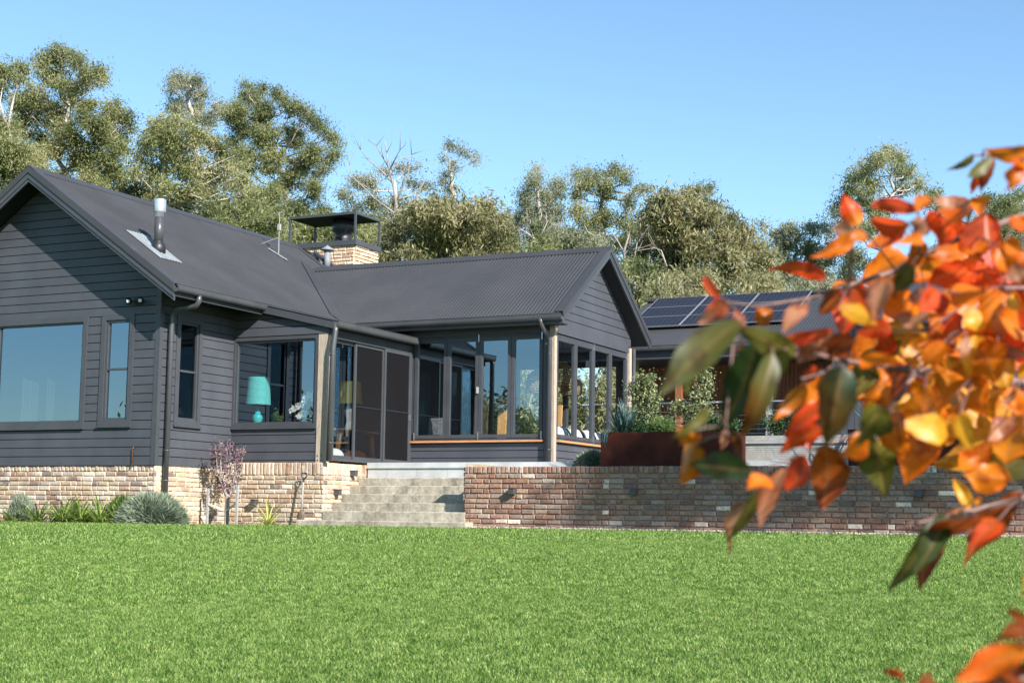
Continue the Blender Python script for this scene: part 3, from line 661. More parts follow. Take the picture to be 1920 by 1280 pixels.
# security lights, copper pipe
mb = MB(); fx, fz = -.46, 2.78
mb.box(fx-.07, fx+.07, -.06, -.018, fz-.05, fz+.05)
for s in (-1, 1): mb.lathe((fx+s*.13, -.12, fz-.01), [(.02, -.05), (.05, -.04), (.055, .0), (.04, .045), (.015, .06)], 14)
mb.tube([(fx-.13, -.1, fz), (fx+.13, -.1, fz)], .015, 8); sl_ = mb.build('security_light', M['blackmetal'], house, True)
for s in (-1, 1): mb = MB(); mb.lathe((fx+s*.13+.02, -.165, fz-.01), [(.0, -.03), (.028, -.025), (.03, .02), (.0, .03)], 12); mb.build('lens', M['ceramic'], sl_, True)
mb = MB(); mb.tube([(-.45, -.035, -.02), (-.45, -.035, .27), (-.44, -.04, .29), (-.42, -.04, .29)], .013, 8); mb.build('copper_pipe', M['copper'], house, True)
# wall lights on the brickwork
def walllight(P, u, z, parent, mat_=None):
    mb = MB(); mb.pbox(P, u-.045, u+.045, z-.045, z+.045, .01, .115); mb.pbox(P, u-.055, u+.055, z+.045, z+.055, .01, .125)
    return mb.build('wall_light', mat_ or M['gutter'], parent)
walllight(PY(2.0), .66, -.585, house); walllight(PX(2.06), 2.36, -.40, house); walllight(PX(2.06), 2.88, -.05, house)
# ================================================================== STEPS
st = thing('garden_steps', (3.4, 2.5, -1.0), 'flight of stained concrete steps climbing from the lawn to the terrace', 'steps')
zs = [-.115, -.265, -.415, -.565, -.715, -.875]       # tops of the concrete steps, from the top down
XR = 4.80
def chipped(mb, x0, x1, y0, y1, z0, z1, n=40):
    """block whose front upper edge is slightly worn"""
    xs = np.linspace(x0, x1, n+1); r = random.Random(int(z1*1000))
    fr = [(x, y0+.004*r.random(), z1-.012-.004*r.random()) for x in xs]; tp = [(x, y0+.016+.004*r.random(), z1) for x in xs]
    vs = [(x, y0, z0) for x in xs]+fr+tp+[(x, y1, z1) for x in xs]; m = n+1
    fs = [(k*m+i, k*m+i+1, (k+1)*m+i+1, (k+1)*m+i) for k in range(3) for i in range(n)]
    fs += [(0, m, 2*m, 3*m), (n, 3*m+n, 2*m+n, m+n)]
    mb.add(vs, fs)
for i, z in enumerate(zs):
    mb = MB(); yf = 3.40-.28*(i+1); x0, x1 = 2.07, XR+.03
    if i == 4: yf = 1.975
    if i == 5: yf, x0, x1 = 1.70, 1.72, 4.98
    chipped(mb, x0, x1, yf, yf+(.9 if i == 0 else .5), z-.22, z)
    mb.build('step', M['concrete'], st)
mb = MB(); xs = [2.10, 2.50, 3.12, 3.74, 4.36, XR]
for a, b in zip(xs, xs[1:]):
    mb.box(a+.003, b-.003, 3.385, 3.41, -.112, .055); 
for a, b in zip([2.10, 2.80, 3.42, 4.04, 4.62], [2.80, 3.42, 4.04, 4.62, XR]): mb.box(a+.003, b-.003, 3.36, 3.72, .06, .09)
mb.build('paver_edge', M['paver'], st)
mb = MB(); mb.box(2.09, 4.9, 3.43, 5.0, -.3, .085); mb.build('landing', M['paver'], st)
# ================================================================== RETAINING WALL
rw = thing('brick_retaining_wall', (9, 2.1, -.95), 'long low wall of old brown and purple bricks with upright coping, right of the steps', 'wall')
brickpart('brick_face', PY(2.02), XR, 19.0, -1.12, .032, BR, lastrow=(.115, .083), parent=rw, seed=21)
mb = MB(); mb.box(XR+.0, 19, 2.14, 2.3, -1.1, .02); mb.build('wall_core', M['mortar2'], rw)
mb = MB(); rr = random.Random(5); bricks(mb, (np.array([XR, 0, 0.]), np.array([0, 1., 0]), np.array([-1., 0, 0])), 2.01, 2.5, -.95, .03, rng_=rr); mb.build('brick_end', M['brickR'], rw)
mb = MB()   # sloped mortar fillet at the end of the wall
mb.prism([(XR+.01, 2.03, .034), (XR+.75, 2.03, .034), (XR+.2, 2.03, .078), (XR+.01, 2.03, .082)], (0, .22, 0)); mb.build('mortar_cap', M['mortar'], rw)
for u in (5.71, 7.82, 9.95, 12.2, 14.4): walllight(PY(2.0), u, -.37, rw, M['gutter'])
# ================================================================== TERRACE OBJECTS
def planter(x0, x1, label):
    y0, y1, z0, z1, t = 2.6, 3.25, .032, .60, .02
    o = thing('planter_box', ((x0+x1)/2, 2.9, z0), label, 'planter', 'rusted steel planters on the terrace')
    mb = MB(); mb.box(x0, x1, y0, y0+t, z0, z1); mb.box(x0, x1, y1-t, y1, z0, z1); mb.box(x0, x0+t, y0+t, y1-t, z0, z1); mb.box(x1-t, x1, y0+t, y1-t, z0, z1)
    mb.box(x0+t, x1-t, y0-.0+t, y0+t+.03, z1-.012, z1-.002); mb.build('steel_sides', M['corten'], o)
    mb = MB(); mb.box(x0+t, x1-t, y0+t+.03, y1-t, z0, z1-.06); mb.build('soil', M['soil'], o)
planter(6.98, 9.22, 'rusted steel planter left on the wall top, in front of the glass room corner')
planter(11.02, 13.18, 'rusted steel planter right of the pale tiled bench wall')
def tiled(x0, x1, y, label):
    o = thing('bench_wall', ((x0+x1)/2, y, .03), label, 'bench wall', 'tiled bench walls on the terrace'); mb = MB(); z = .032
    while z < .44:
        u = x0
        while u < x1:
            L = .10+.14*random.random(); mb.box(u+.002, min(u+L, x1)-.002, y, y+.04, z+.002, z+.031); u += L
        z += .034
    mb.build('tiles', M['tile'], o)
    mb = MB(); mb.box(x0, x1, y+.006, y+.5, .03, .445); mb.build('core', M['mortar2'], o)
    mb = MB(); mb.box(x0-.02, x1+.02, y-.03, y+.5, .445, .57); mb.build('timber_cap', M['greytimber'], o)
tiled(9.05, 10.82, 3.5, 'low bench wall of narrow pale tiles with grey timber cap between the planters')
tiled(13.0, 15.2, 3.5, 'low bench wall of narrow pale tiles at the right edge')
# ================================================================== SECOND BUILDING
B2 = thing('pavilion', (9, 14, .8), 'timber clad building with solar panels on its dark steel roof behind the terrace', 'building')
ey, ez, ry, rz_ = 12., 3.145, 15.21, 4.642; s2 = (rz_-ez)/(ry-ey); n2 = 1/math.sqrt(1+s2*s2)
corr('roof', lambda s, t, h: (s, t-h*s2*n2, ez+s2*(t-ey)+h*n2), 3.0, 8.65, lambda x: ey, lambda x: ry, parent=B2)
mb = MB(); mb.box(3.0, 8.65, ey+.03, ey+.05, 2.84, 3.10); mb.box(3.0, 8.65, ey+.05, ry, 2.82, 2.86)
mb.prism([(8.65, ey, ez+.02), (8.65, ry, rz_+.03), (8.65, ry, rz_-.15), (8.65, ey, ez-.2)], (.03, 0, 0)); mb.build('fascia', M['trim'], B2)
gutter('gutter', (3.0, ey-.05, ez-.02), (8.65, ey-.05, ez-.02), (0, -1, 0), .06, B2)
mb = MB(); mb.box(3.0, 8.68, ry-.12, ry+.12, rz_+.0, rz_+.05); mb.build('ridge_cap', M['steel'], B2)
mb = MB()
for i in range(56): mb.box(3.4+i*.1, 3.492+i*.1, 13.6, 13.62, .8, 2.84)
mb.build('wall', M['cedar'], B2)
mb = MB(); mb.box(3.4, 9, 13.62, 13.8, .8, 2.84); mb.box(3.4, 9.2, 11.4, 14., .5, .8); mb.build('base', M['recess'], B2)
for x0, x1 in ((4.7, 5.2), (5.75, 6.5)):
    o = frame('window', PY(13.6), x0, x1, 1.2, 2.35, .05, -.01, .04, B2, M['trim']); pane(PY(13.6), x0+.05, x1-.05, 1.25, 2.3, .02, o, M['glassC'])
for x, m_ in ((5.05, 'cedar'), (5.50, 'cedar'), (7.13, 'greytimber')):
    mb = MB(); mb.box(x-.07, x+.07, 11.75, 11.89, .8 if m_ != 'cedar' else .8, 2.83); mb.build('veranda_post', M[m_], B2)
mb = MB(); mb.tube([(4.3, 11.72, 1.80), (9.0, 11.72, 1.80)], .022, 8)
mb.build('handrail', M['galv'], B2, True)
mb = MB()
for k in range(8): mb.tube([(4.3, 11.72, .9+k*.1), (9.0, 11.72, .9+k*.1)], .003, 4, False)
mb.build('rail_wire', M['galv'], B2)
def pv(i):
    x0 = 3.32+i*1.315; x1 = x0+1.29; t0, t1 = ey+1.06, ey+3.16
    P = lambda x, t, h: (x, t-h*s2*n2, ez+s2*(t-ey)+h*n2)
    mb = MB(); a, b = .07, .105
    def bar(xa, xb, ta, tb, a=a, b=b): mb.add([P(xa, ta, a), P(xb, ta, a), P(xb, tb, a), P(xa, tb, a), P(xa, ta, b), P(xb, ta, b), P(xb, tb, b), P(xa, tb, b)], [(3, 2, 1, 0), (4, 5, 6, 7), (0, 1, 5, 4), (1, 2, 6, 5), (2, 3, 7, 6), (3, 0, 4, 7)])
    f = .009
    bar(x0, x1, t0, t0+f); bar(x0, x1, t1-f, t1); bar(x0, x0+f, t0+f, t1-f); bar(x1-f, x1, t0+f, t1-f)
    for k in (1, 2): tm = t0+(t1-t0)*k/3; bar(x0+f, x1-f, tm-.009, tm+.009, a, b-.003)
    o = mb.build('solar_panel', M['alu'], B2)
    mb = MB(); nx_, nt_ = 10, 9; w_ = (x1-x0-2*f)/nx_; h_ = (t1-t0-2*f)/nt_
    for p_ in range(nx_):
        for q_ in range(nt_):
            xa, ta = x0+f+p_*w_+.0025, t0+f+q_*h_+.0025
            mb.add([P(xa, ta, .097), P(xa+w_-.005, ta, .097), P(xa+w_-.005, ta+h_-.005, .097), P(xa, ta+h_-.005, .097)], [(0, 1, 2, 3)])
    mb.build('cells', M['cell'], o)
    mb = MB(); bar(x0+f, x1-f, t0+f, t1-f, .085, .092); mb.build('backing', M['alu'], o)
for i in range(3): pv(i)
# darker building at the far right
B3 = thing('dark_shed', (13.5, 13, .5), 'dark board clad building with large blue reflecting window at the right edge', 'building')
mb = MB()
for i in range(66): mb.box(8.72+i*.15, 8.862+i*.15, 11.0, 11.02, .2, 3.35)
mb.build('wall', M['trim'], B3); mb = MB(); mb.box(8.72, 18.6, 11.02, 14.5, .2, 3.35); mb.build('core', M['recess'], B3)
mb = MB(); mb.prism([(9.4, 10.5, 3.35), (9.4, 13.2, 4.55), (9.4, 15.4, 3.5), (9.4, 15.4, 3.3), (9.4, 10.5, 3.2)], (9.4, 0, 0)); mb.build('roof', M['steel'], B3)
o = frame('window', PY(11.0), 12.75, 14.6, 1.25, 2.75, .06, -.01, .05, B3, M['trim']); pane(PY(11.0), 12.81, 14.54, 1.31, 2.69, .03, o, M['glassA'])
o = frame('window', PY(11.0), 9.95, 10.35, 2.25, 2.6, .04, -.01, .05, B3, M['galv']); pane(PY(11.0), 9.99, 10.31, 2.29, 2.56, .03, o, M['glassA'])
# ================================================================== THINGS INSIDE THE WINDOWS
sb = thing('sideboard', (.9, 2.5, .12), 'long low table under the corner window, seen through the glass', 'table')
mb = MB(); mb.box(-.3, 1.75, 2.2, 2.75, .72, .765); mb.build('table_top', M['paletimber'], sb)
for x in (-.25, 1.65):
    mb = MB(); mb.box(x, x+.06, 2.25, 2.31, .12, .72); mb.build('leg', M['paletimber'], sb)
def lamp(name, c, H, base, shade, label, r0, r1, bm, sm, hs):
    o = thing(name, c, label, 'lamp'); mb = MB(); mb.lathe(c, base, 24); mb.build('lamp_base', bm, o, True)
    mb = MB(); n = 32; r0_, r1_ = r0, r1; vs = []; 
    for z, r in ((H-hs, r0), (H, r1)):
        for k in range(n): vs.append((c[0]+r*math.cos(2*math.pi*k/n), c[1]+r*math.sin(2*math.pi*k/n), c[2]+z))
    mb.add(vs, [(k, (k+1) % n, n+(k+1) % n, n+k) for k in range(n)]); mb.build('lamp_shade', sm, o, True)
    return o
lamp('table_lamp', (.20, 2.6, .765), .93, [(.07, 0), (.075, .02), (.055, .04), (.06, .08), (.085, .14), (.095, .19), (.085, .23), (.055, .26), (.05, .30), (.02, .32), (.015, .45)], None, 'turquoise table lamp with tapered linen shade standing in the corner window', .235, .20, M['aquagloss'], M['aqua'], .50)
lamp('table_lamp', (1.2, 4.15, .80), .92, [(.09, 0), (.11, .03), (.06, .14), (.05, .2), (.10, .33), (.10, .38), (.05, .5), (.04, .56), (.01, .6)], None, 'lamp with mustard shade and white hourglass base behind the sliding door', .24, .20, M['ceramic'], M['mustard'], .42)
tb = thing('console_table', (1.2, 4.2, .12), 'pale timber table with splayed tapered legs behind the sliding door', 'table')
mb = MB(); mb.box(.75, 1.45, 3.3, 4.95, .76, .80); mb.build('table_top', M['paletimber'], tb)
for x in (.8, 1.35):
    for y, dy in ((3.5, -.12), (4.6, .12)):
        mb = MB(); mb.prism([(x, y, .76), (x, y+.12, .76), (x, y+.06+dy+.02, .12), (x, y+.06+dy-.02, .12)], (.05, 0, 0)); mb.build('leg', M['paletimber'], tb)
def blob(name, c, r, mat_, parent=None, n=10):
    mb = MB(); mb.lathe(c, [(r[0]*math.sin(math.pi*i/n)+1e-4, -r[2]*math.cos(math.pi*i/n)) for i in range(n+1)], 18, 1, r[1]/r[0]); return mb.build(name, mat_, parent, True)
for (x, y, r, l) in ((1.75, 2.75, .2, 'white fluffy floor cushion just inside the sliding door'), (1.7, 3.55, .24, 'pale brown floor cushion behind the first insect screen')):
    o = blob('floor_cushion', (x, y, .26), (r, r, .14), M['white'] if r == .2 else M['terracotta']); tag(o, l, 'cushion', 'floor cushions inside the sliding door')
pp = thing('potted_plant', (.71, 2.5, .765), 'small green herb in shallow terracotta pot on the window table', 'plant')
mb = MB(); mb.lathe((.71, 2.5, .765), [(.09, 0), (.115, .07), (.10, .07)], 20); mb.build('pot', M['terracotta'], pp, True)
M['herb'] = foliage('herb_leaf', [(.06, .12, .03), (.16, .24, .06)], 8, .3)
V, F = tufts([((.72, 2.5, .95), (.11, .09, .10))], 500, .02, .045, .025, 16, .1); bigmesh('foliage', V, F, M['herb'], pp)
orc = thing('orchid', (1.5, 2.45, .765), 'white orchid sprays in glass pots at the right end of the corner window', 'plant')
mb = MB(); fl_pts = []
for (x, h, dx) in ((1.36, .36, -.16), (1.55, .55, -.10), (1.68, .62, -.05), (1.44, .22, -.12)):
    pts = [(x, 2.40, .765), (x+.01, 2.36, .765+h*.6), (x+dx*.5, 2.30, .765+h), (x+dx, 2.27, .765+h*.9)]; mb.tube(pts, .006, 5)
    for t in np.linspace(0, 1, 5): fl_pts.append((x+dx*(t*1.1)+.01, 2.26+.02*random.uniform(-1, 1), .765+h*(1-.22*t*t)))
mb.build('stem', M['herb'], orc)
mb = MB()
for (x, y, z) in fl_pts:
    for k in range(5):
        a = 2*math.pi*k/5+random.random(); mb.add([(x, y, z), (x+.055*math.cos(a-.5), y-.012, z+.055*math.sin(a-.5)), (x+.07*math.cos(a), y-.02, z+.07*math.sin(a)), (x+.055*math.cos(a+.5), y-.012, z+.055*math.sin(a+.5))], [(0, 1, 2, 3)])
mb.build('petals', M['white'], orc)
mb = MB(); mb.lathe((1.62, 2.5, .765), [(.06, 0), (.08, .13)], 16); mb.lathe((1.38, 2.5, .765), [(.06, 0), (.08, .10)], 16); mb.build('pot', M['aquagloss'], orc, True)
M['reflection_panel'] = mat('pale_reflection', (.13, .14, .15), .9)  # added panels imitate the pale upright shapes reflected in the glass
for (x0, x1, z1, l) in ((-3.50, -3.10, 1.60, 'pale panel standing in for a reflection low at the left of the picture window'), (-2.90, -2.72, 1.60, 'narrow pale strip standing in for a reflection in the middle of the picture window'), (-2.36, -2.10, 1.75, 'pale slanted panel standing in for a reflection at the right of the picture window')):
    mb = MB(); n = 24; xs = np.linspace(x0, x1, n); vs = [(x, .5+.02*math.sin(i*1.9), .7) for i, x in enumerate(xs)]+[(x, .5+.02*math.sin(i*1.9+.4), z1-.1*(x-x0)/(x1-x0)) for i, x in enumerate(xs)]
    mb.add(vs, [(i, i+1, n+i+1, n+i) for i in range(n-1)]); o = mb.build('reflection_panel', M['reflection_panel'], None, True); tag(o, l, 'reflection_panel', 'panels standing in for reflections in the picture window')
# glass room: bench with striped cushions, baskets, timber panels, picture
be = thing('window_bench', (4.75, 6.9, .16), 'dark bench seat along the end windows of the glass room', 'bench')
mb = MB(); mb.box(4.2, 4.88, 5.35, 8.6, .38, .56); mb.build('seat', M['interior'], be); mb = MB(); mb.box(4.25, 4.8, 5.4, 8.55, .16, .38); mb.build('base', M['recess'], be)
for i, y in enumerate((5.65, 6.3, 6.95, 7.55, 8.15)):
    cu = thing('striped_cushion', (4.72, y, .56), ['white cushion with one black stripe at the front corner of the window bench', 'white cushion with black stripe, second along the window bench', 'white cushion with black stripe in the middle of the window bench', 'white cushion with black stripe, fourth along the window bench', 'white cushion with black stripe at the far end of the window bench'][i], 'cushion', 'striped cushions along the window bench')
    def pillow(lo, hi, mm, nm):
        mb = MB(); n = 10; vs = []
        for a in range(n+1):
            for b in range(n+1):
                u = lo+(hi-lo)*a/n; v = -1+2*b/n
                t = .085*((1-u**4)*(1-v**4))**.5
                vs.append((4.74-v*.09+t, y+u*.29, .76+v*.20-.03*abs(u)*v*v)); vs.append((4.74-v*.09-t, y+u*.29, .76+v*.20-.03*abs(u)*v*v))
        m = n+1; fs = []
        for a in range(n):
            for b in range(n):
                i0 = 2*(a*m+b); fs.append((i0, i0+2, i0+2+2*m, i0+2*m)); fs.append((i0+1, i0+1+2*m, i0+3+2*m, i0+3))
        mb.add(vs, fs); mb.build(nm, mm, cu, True)
    pillow(-1, -.15, M['white'], 'cover'); pillow(-.15, .25, M['black'], 'stripe'); pillow(.25, 1, M['white'], 'cover')
def basket(c, r, h, label):
    o = thing('pendant_basket', c, label, 'lamp', 'woven pendant baskets'); mb = MB(); n = 30
    prof = [(.25*r, h), (.32*r, h*.9), (.85*r, h*.72), (r, h*.4), (1.0*r, h*.12), (.86*r, 0)]
    def pr(z):
        for (r0, z0), (r1, z1) in zip(prof, prof[1:]):
            if z1 <= z <= z0: return r1+(r0-r1)*(z-z1)/(z0-z1+1e-9)
        return prof[-1][0]
    for k in range(11): z = h*k/11.+.01; mb.tube([(c[0]+pr(z)*math.cos(2*math.pi*q/n), c[1]+pr(z)*math.sin(2*math.pi*q/n), c[2]+z) for q in range(n+1)], .009, 4, False)
    for q in range(n):
        a = 2*math.pi*q/n; mb.tube([(c[0]+pr(z)*math.cos(a+.6*z), c[1]+pr(z)*math.sin(a+.6*z), c[2]+z) for z in np.linspace(0, h*.98, 8)], .006, 4, False)
    mb.build('woven_shade', M['rattan'], o)
    mb = MB(); mb.tube([(c[0], c[1], c[2]+h), (c[0], c[1], 2.76)], .008, 5); mb.build('cord', M['blackmetal'], o)
basket((4.05, 6.5, 1.62), .25, .5, 'woven basket pendant lamp hanging nearest the front of the glass room')
basket((4.10, 7.5, 1.85), .25, .5, 'woven basket pendant lamp hanging highest in the glass room')
basket((4.0, 8.2, 1.72), .22, .42, 'woven basket pendant lamp hanging nearest the back of the glass room')
for (x0, x1, y, z1, l) in ((2.75, 3.05, 6.2, 1.62, 'tall pale timber panel leaning left in the glass room'), (3.18, 3.36, 6.4, 1.55, 'narrow pale timber panel beside the window bolt'), (4.28, 4.46, 6.6, 1.4, 'pale timber panel by the cushions')):
    mb = MB(); mb.prism([(x0, y, .16), (x1, y, .16), (x1, y+.1, z1), (x0, y+.1, z1)], (0, .04, 0)); o = mb.build('timber_screen', M['paletimber']); tag(o, l, 'screen', 'timber screens in the glass room')
pf = thing('picture_frame', (2.35, 5.18, .9), 'small framed picture standing on the sill at the left folding window', 'picture')
mb = MB(); mb.prism([(2.2, 5.42, .75), (2.5, 5.42, .75), (2.5, 5.46, 1.1), (2.2, 5.46, 1.1)], (0, .02, 0)); mb.build('frame', M['whitemetal'], pf)
mb = MB(); mb.prism([(2.23, 5.412, .78), (2.47, 5.412, .78), (2.47, 5.45, 1.07), (2.23, 5.45, 1.07)], (0, .005, 0)); mb.build('print', M['photo'], pf)
# ================================================================== GARDEN PLANTS
M['lav'] = foliage('grey_green_shrub', [(.10, .135, .085), (.20, .25, .17), (.33, .38, .28)], 5, .2)
M['darkshrub'] = foliage('mid_green_shrub', [(.05, .09, .025), (.12, .19, .05), (.2, .26, .07)], 4, .25)
M['strapleaf'] = foliage('strap_leaf', [(.14, .22, .04), (.26, .36, .08), (.42, .46, .14)], 6, .35)
M['strapyellow'] = foliage('yellow_strap_leaf', [(.32, .38, .08), (.50, .50, .14), (.6, .55, .25)], 6, .3)
M['purple'] = foliage('purple_leaf', [(.07, .035, .05), (.15, .08, .10), (.25, .17, .18)], 12, .2)
M['yucca'] = foliage('blue_green_sword_leaf', [(.02, .055, .05), (.05, .10, .09), (.12, .2, .18)], 6, .15)
M['olive'] = foliage('pale_variegated_leaf', [(.08, .11, .04), (.18, .21, .09), (.34, .34, .19)], 7, .2)
M['deepgreen'] = foliage('deep_green_leaf', [(.012, .035, .012), (.03, .07, .022), (.07, .13, .04)], 6, .2)
def spiky_shrub(name, c, r, h, n, label, mt, L=.16, W=.012, cat='shrub', group=None):
    """rounded shrub of upright needle-leaved shoots"""
    o = thing(name, c, label, cat, group)
    d = unit(rng.normal(size=(n, 3))*np.array([1, 1, .8])+np.array([0, 0, .35])); d[:, 2] = np.abs(d[:, 2])
    base = np.array(c)+rng.normal(size=(n, 3))*np.array([r*.22, r*.18, .02]); base[:, 2] = c[2]+.02
    rad = np.array([r, r*.8, h]); k = .55+.47*rng.random((n, 1))**.6
    tip = np.array(c)+d*rad*k; ax = unit(tip-base+rng.normal(size=(n, 3))*.06)
    V, F = leaf_quads(tip-ax*L*.4, ax, L*(.6+.8*rng.random(n)), W*(.7+.6*rng.random(n)), .3)
    bigmesh('foliage', V, F, mt, o)
    mb = MB()
    for i in range(26):
        j = random.randrange(n); mb.tube([tuple(base[j]), tuple(base[j]*.5+tip[j]*.5+np.array([0, 0, .02])), tuple(tip[j])], [.008, .006, .003], 4)
    mb.build('stem', M['twig'], o); return o
spiky_shrub('lavender_bush', (.50, -.62, -1.03), .68, .60, 12000, 'big rounded grey green bush at the foot of the downpipe', M['lav'], .13, .012)
spiky_shrub('green_bush', (-.14, -.55, -1.03), .40, .55, 4500, 'mid green bush left of the big grey bush', M['darkshrub'], .09, .016)
spiky_shrub('feathery_bush', (-2.28, -.62, -1.03), .32, .55, 4500, 'upright feathery bush at the left edge of the bed', M['lav'], .17, .008)
spiky_shrub('low_grey_bush', (-1.2, -.5, -1.03), .5, .40, 4000, 'low grey green bush against the brick plinth behind the strap leaves', M['lav'], .1, .01)
spiky_shrub('rosemary_bush', (6.62, 3.1, .03), .36, .34, 5000, 'rounded rosemary bush left of the rusted planter', M['lav'], .07, .011)
def strap_clump(c, n, L, W, mt, label, spread=.8, name='strap_leaf_plant', cat='plant', group=None, lean=(0, 0)):
    o = thing(name, c, label, cat, group); mb = MB()
    for i in range(n):
        a = random.uniform(0, 2*math.pi); l = L*random.uniform(.6, 1.15); el = random.uniform(.5, 1.45) if spread > .5 else random.uniform(1.0, 1.5); k = 6
        p = np.array(c)+np.array([.03*math.cos(a), .03*math.sin(a), 0]); side = np.array([-math.sin(a), math.cos(a), 0]); vs = []
        for j in range(k+1):
            t = j/k; wv = W*(1-t**2.2)*.5+.0008
            vs += [tuple(p-side*wv), tuple(p+side*wv+np.array([0, 0, .0]))]
            p = p+np.array([math.cos(a)*math.cos(el)+lean[0], math.sin(a)*math.cos(el)+lean[1], math.sin(el)])*l/k; el -= (.24 if spread > .5 else .06)*random.uniform(.5, 1.2)
        mb.add(vs, [(2*j, 2*j+1, 2*j+3, 2*j+2) for j in range(k)])
    mb.build('leaves', mt, o); return o
labs = ['strap leaved clump in front of the feathery bush', 'strap leaved clump, second from the left edge', 'large strap leaved clump in the middle of the left bed', 'strap leaved clump right of the middle in the left bed', 'wispy strap leaved clump next to the mid green bush']
for i, (px, n, L) in enumerate(((25, 54, .56), (72, 66, .58), (118, 100, .70), (152, 80, .68), (190, 60, .66))):
    q = pl(px, 985, 1, -.78); strap_clump((q[0], -.80, -1.03), n, L, .030, M['strapleaf'], labs[i], group='strap leaved plants in the left bed')
strap_clump((1.38, 1.35, -1.0), 46, .66, .022, M['strapyellow'], 'yellowing strap leaved plant flopping by the brick wall left of the steps', name='yellow_strap_plant')
# young purple tree with stakes
yt = thing('young_tree', (.62, 1.2, -1.0), 'young staked tree with thin purple leaves before the brick plinth', 'tree'); mb = MB(); tips = []
for i in range(13):
    a = random.uniform(0, 6.28); r0 = random.uniform(.0, .05); r1 = random.uniform(.04, .34); h = random.uniform(1.1, 1.55)
    pts = [(.62+r0*math.cos(a), 1.2+r0*math.sin(a)*.5, -1.0), (.62+r0*math.cos(a)*1.3, 1.2, -.5), (.60+r1*.8*math.cos(a), 1.2+r1*.6*math.sin(a), -1+h*.65), (.58+r1*math.cos(a), 1.2+r1*.7*math.sin(a), -1+h)]
    mb.tube(pts, [.014, .012, .008, .003], 5); tips.append(pts)
mb.build('stem', M['deadbark'], yt)
Cc = []
for pts in tips:
    for k in range(75):
        t = random.betavariate(2.2, 1.6); p = np.array(pts[2])*(1-t)+np.array(pts[3])*t if t > .45 else np.array(pts[1])*(1-t/.45*.999)+np.array(pts[2])*(t/.45)
        if p[2] > -.55: Cc.append(p+rng.normal(size=3)*.045)
Cc = np.array(Cc); V, F = leaf_quads(Cc, unit(rng.normal(size=Cc.shape)+[0, 0, -.3]), .06*np.ones(len(Cc)), .028*np.ones(len(Cc)), .1); bigmesh('foliage', V, F, M['purple'], yt)
for (x, y, z1, l) in ((.27, 1.1, -.36, 'short grey timber stake left of the purple tree'), (.96, 1.0, -.30, 'grey timber stake right of the purple tree')):
    mb = MB(); mb.prism([(x-.018, y, -1.05), (x+.018, y, -1.05), (x+.026, y, z1), (x-.01, y, z1)], (0, .036, 0)); o = mb.build('timber_stake', M['greytimber']); tag(o, l, 'stake', 'tree stakes')
mb = MB()
for pts in ([(.97, 1.0, -.58), (.80, 1.12, -.66), (.64, 1.17, -.73)], [(.28, 1.1, -.62), (.45, 1.13, -.68), (.66, 1.24, -.76)]):
    for a, b in zip(pts, pts[1:]): mb.prism([(a[0], a[1], a[2]-.022), (a[0], a[1], a[2]+.022), (b[0], b[1], b[2]+.022), (b[0], b[1], b[2]-.022)], (0, .004, 0))
o = mb.build('tree_tie', M['rope']); tag(o, 'pale strap tying the purple tree to its two stakes', 'strap')
# shovel leaning on the wall
sh = thing('shovel', (1.77, 1.75, -1.0), 'long shovel with black handle grip leaning on the brick wall by the steps', 'shovel')
mb = MB(); mb.tube([(1.765, 1.78, -.72), (1.735, 1.86, -.22)], .016, 10); mb.build('shaft', M['greytimber'], sh, True)
mb = MB(); mb.tube([(1.735, 1.86, -.23), (1.733, 1.865, -.19)], .019, 10); mb.tube([(1.733, 1.865, -.19), (1.685, 1.88, -.13), (1.69, 1.885, -.075), (1.78, 1.885, -.075), (1.785, 1.88, -.13), (1.733, 1.865, -.19)], .013, 8); mb.build('grip', M['blackmetal'], sh, True)
mb = MB(); mb.tube([(1.765, 1.78, -.74), (1.768, 1.77, -.70)], .02, 8)
vs = []
for j, (wv, z) in enumerate(((.06, -.74), (.078, -.8), (.08, -.92), (.05, -1.02), (.01, -1.05))):
    for u in (-1, -.5, 0, .5, 1): vs.append((1.768+u*wv, 1.77-.02*(1-u*u)-.01*j, z))
mb.add(vs, [(j*5+i, j*5+i+1, j*5+i+6, j*5+i+5) for j in range(4) for i in range(4)]); mb.build('blade', M['darkbark'], sh)
# terrace plants
sw = thing('sword_leaf_plant', (7.25, 2.9, .55), 'spiky blue green sword leaved plant at the left end of the rusted planter', 'plant'); mb = MB()
def sword(mb, c, a, el, l, W, bend):
    p = np.array(c); side = np.array([-math.sin(a), math.cos(a), 0]); vs = []; k = 5
    for j in range(k+1):
        t = j/k; wv = W*(1-t**1.6)*.5+.001; vs += [tuple(p-side*wv), tuple(p+side*wv)]
        p = p+np.array([math.cos(a)*math.cos(el), math.sin(a)*math.cos(el), math.sin(el)])*l/k; el -= bend
    mb.add(vs, [(2*j, 2*j+1, 2*j+3, 2*j+2) for j in range(k)])
for i in range(110): sword(mb, (7.25+random.uniform(-.09, .09), 2.9+random.uniform(-.08, .08), .56), random.uniform(0, 6.28), random.uniform(.55, 1.5), random.uniform(.4, .68), .034, random.uniform(0, .05))
for x in (7.10, 7.14, 7.18): sword(mb, (x, 2.62, .60), -1.57, .2, .62, .03, .75)
mb.build('leaves', M['yucca'], sw)
sw2 = thing('sword_leaf_plant', (11.5, 2.9, .55), 'sword leaved plant growing from the right rusted planter', 'plant'); mb = MB()
for i in range(58): sword(mb, (11.45+random.uniform(-.1, .1), 2.9+random.uniform(-.08, .08), .56), random.uniform(0, 6.28), random.uniform(.7, 1.5), random.uniform(.4, .8), .032, random.uniform(0, .05))
mb.build('leaves', M['yucca'], sw2)
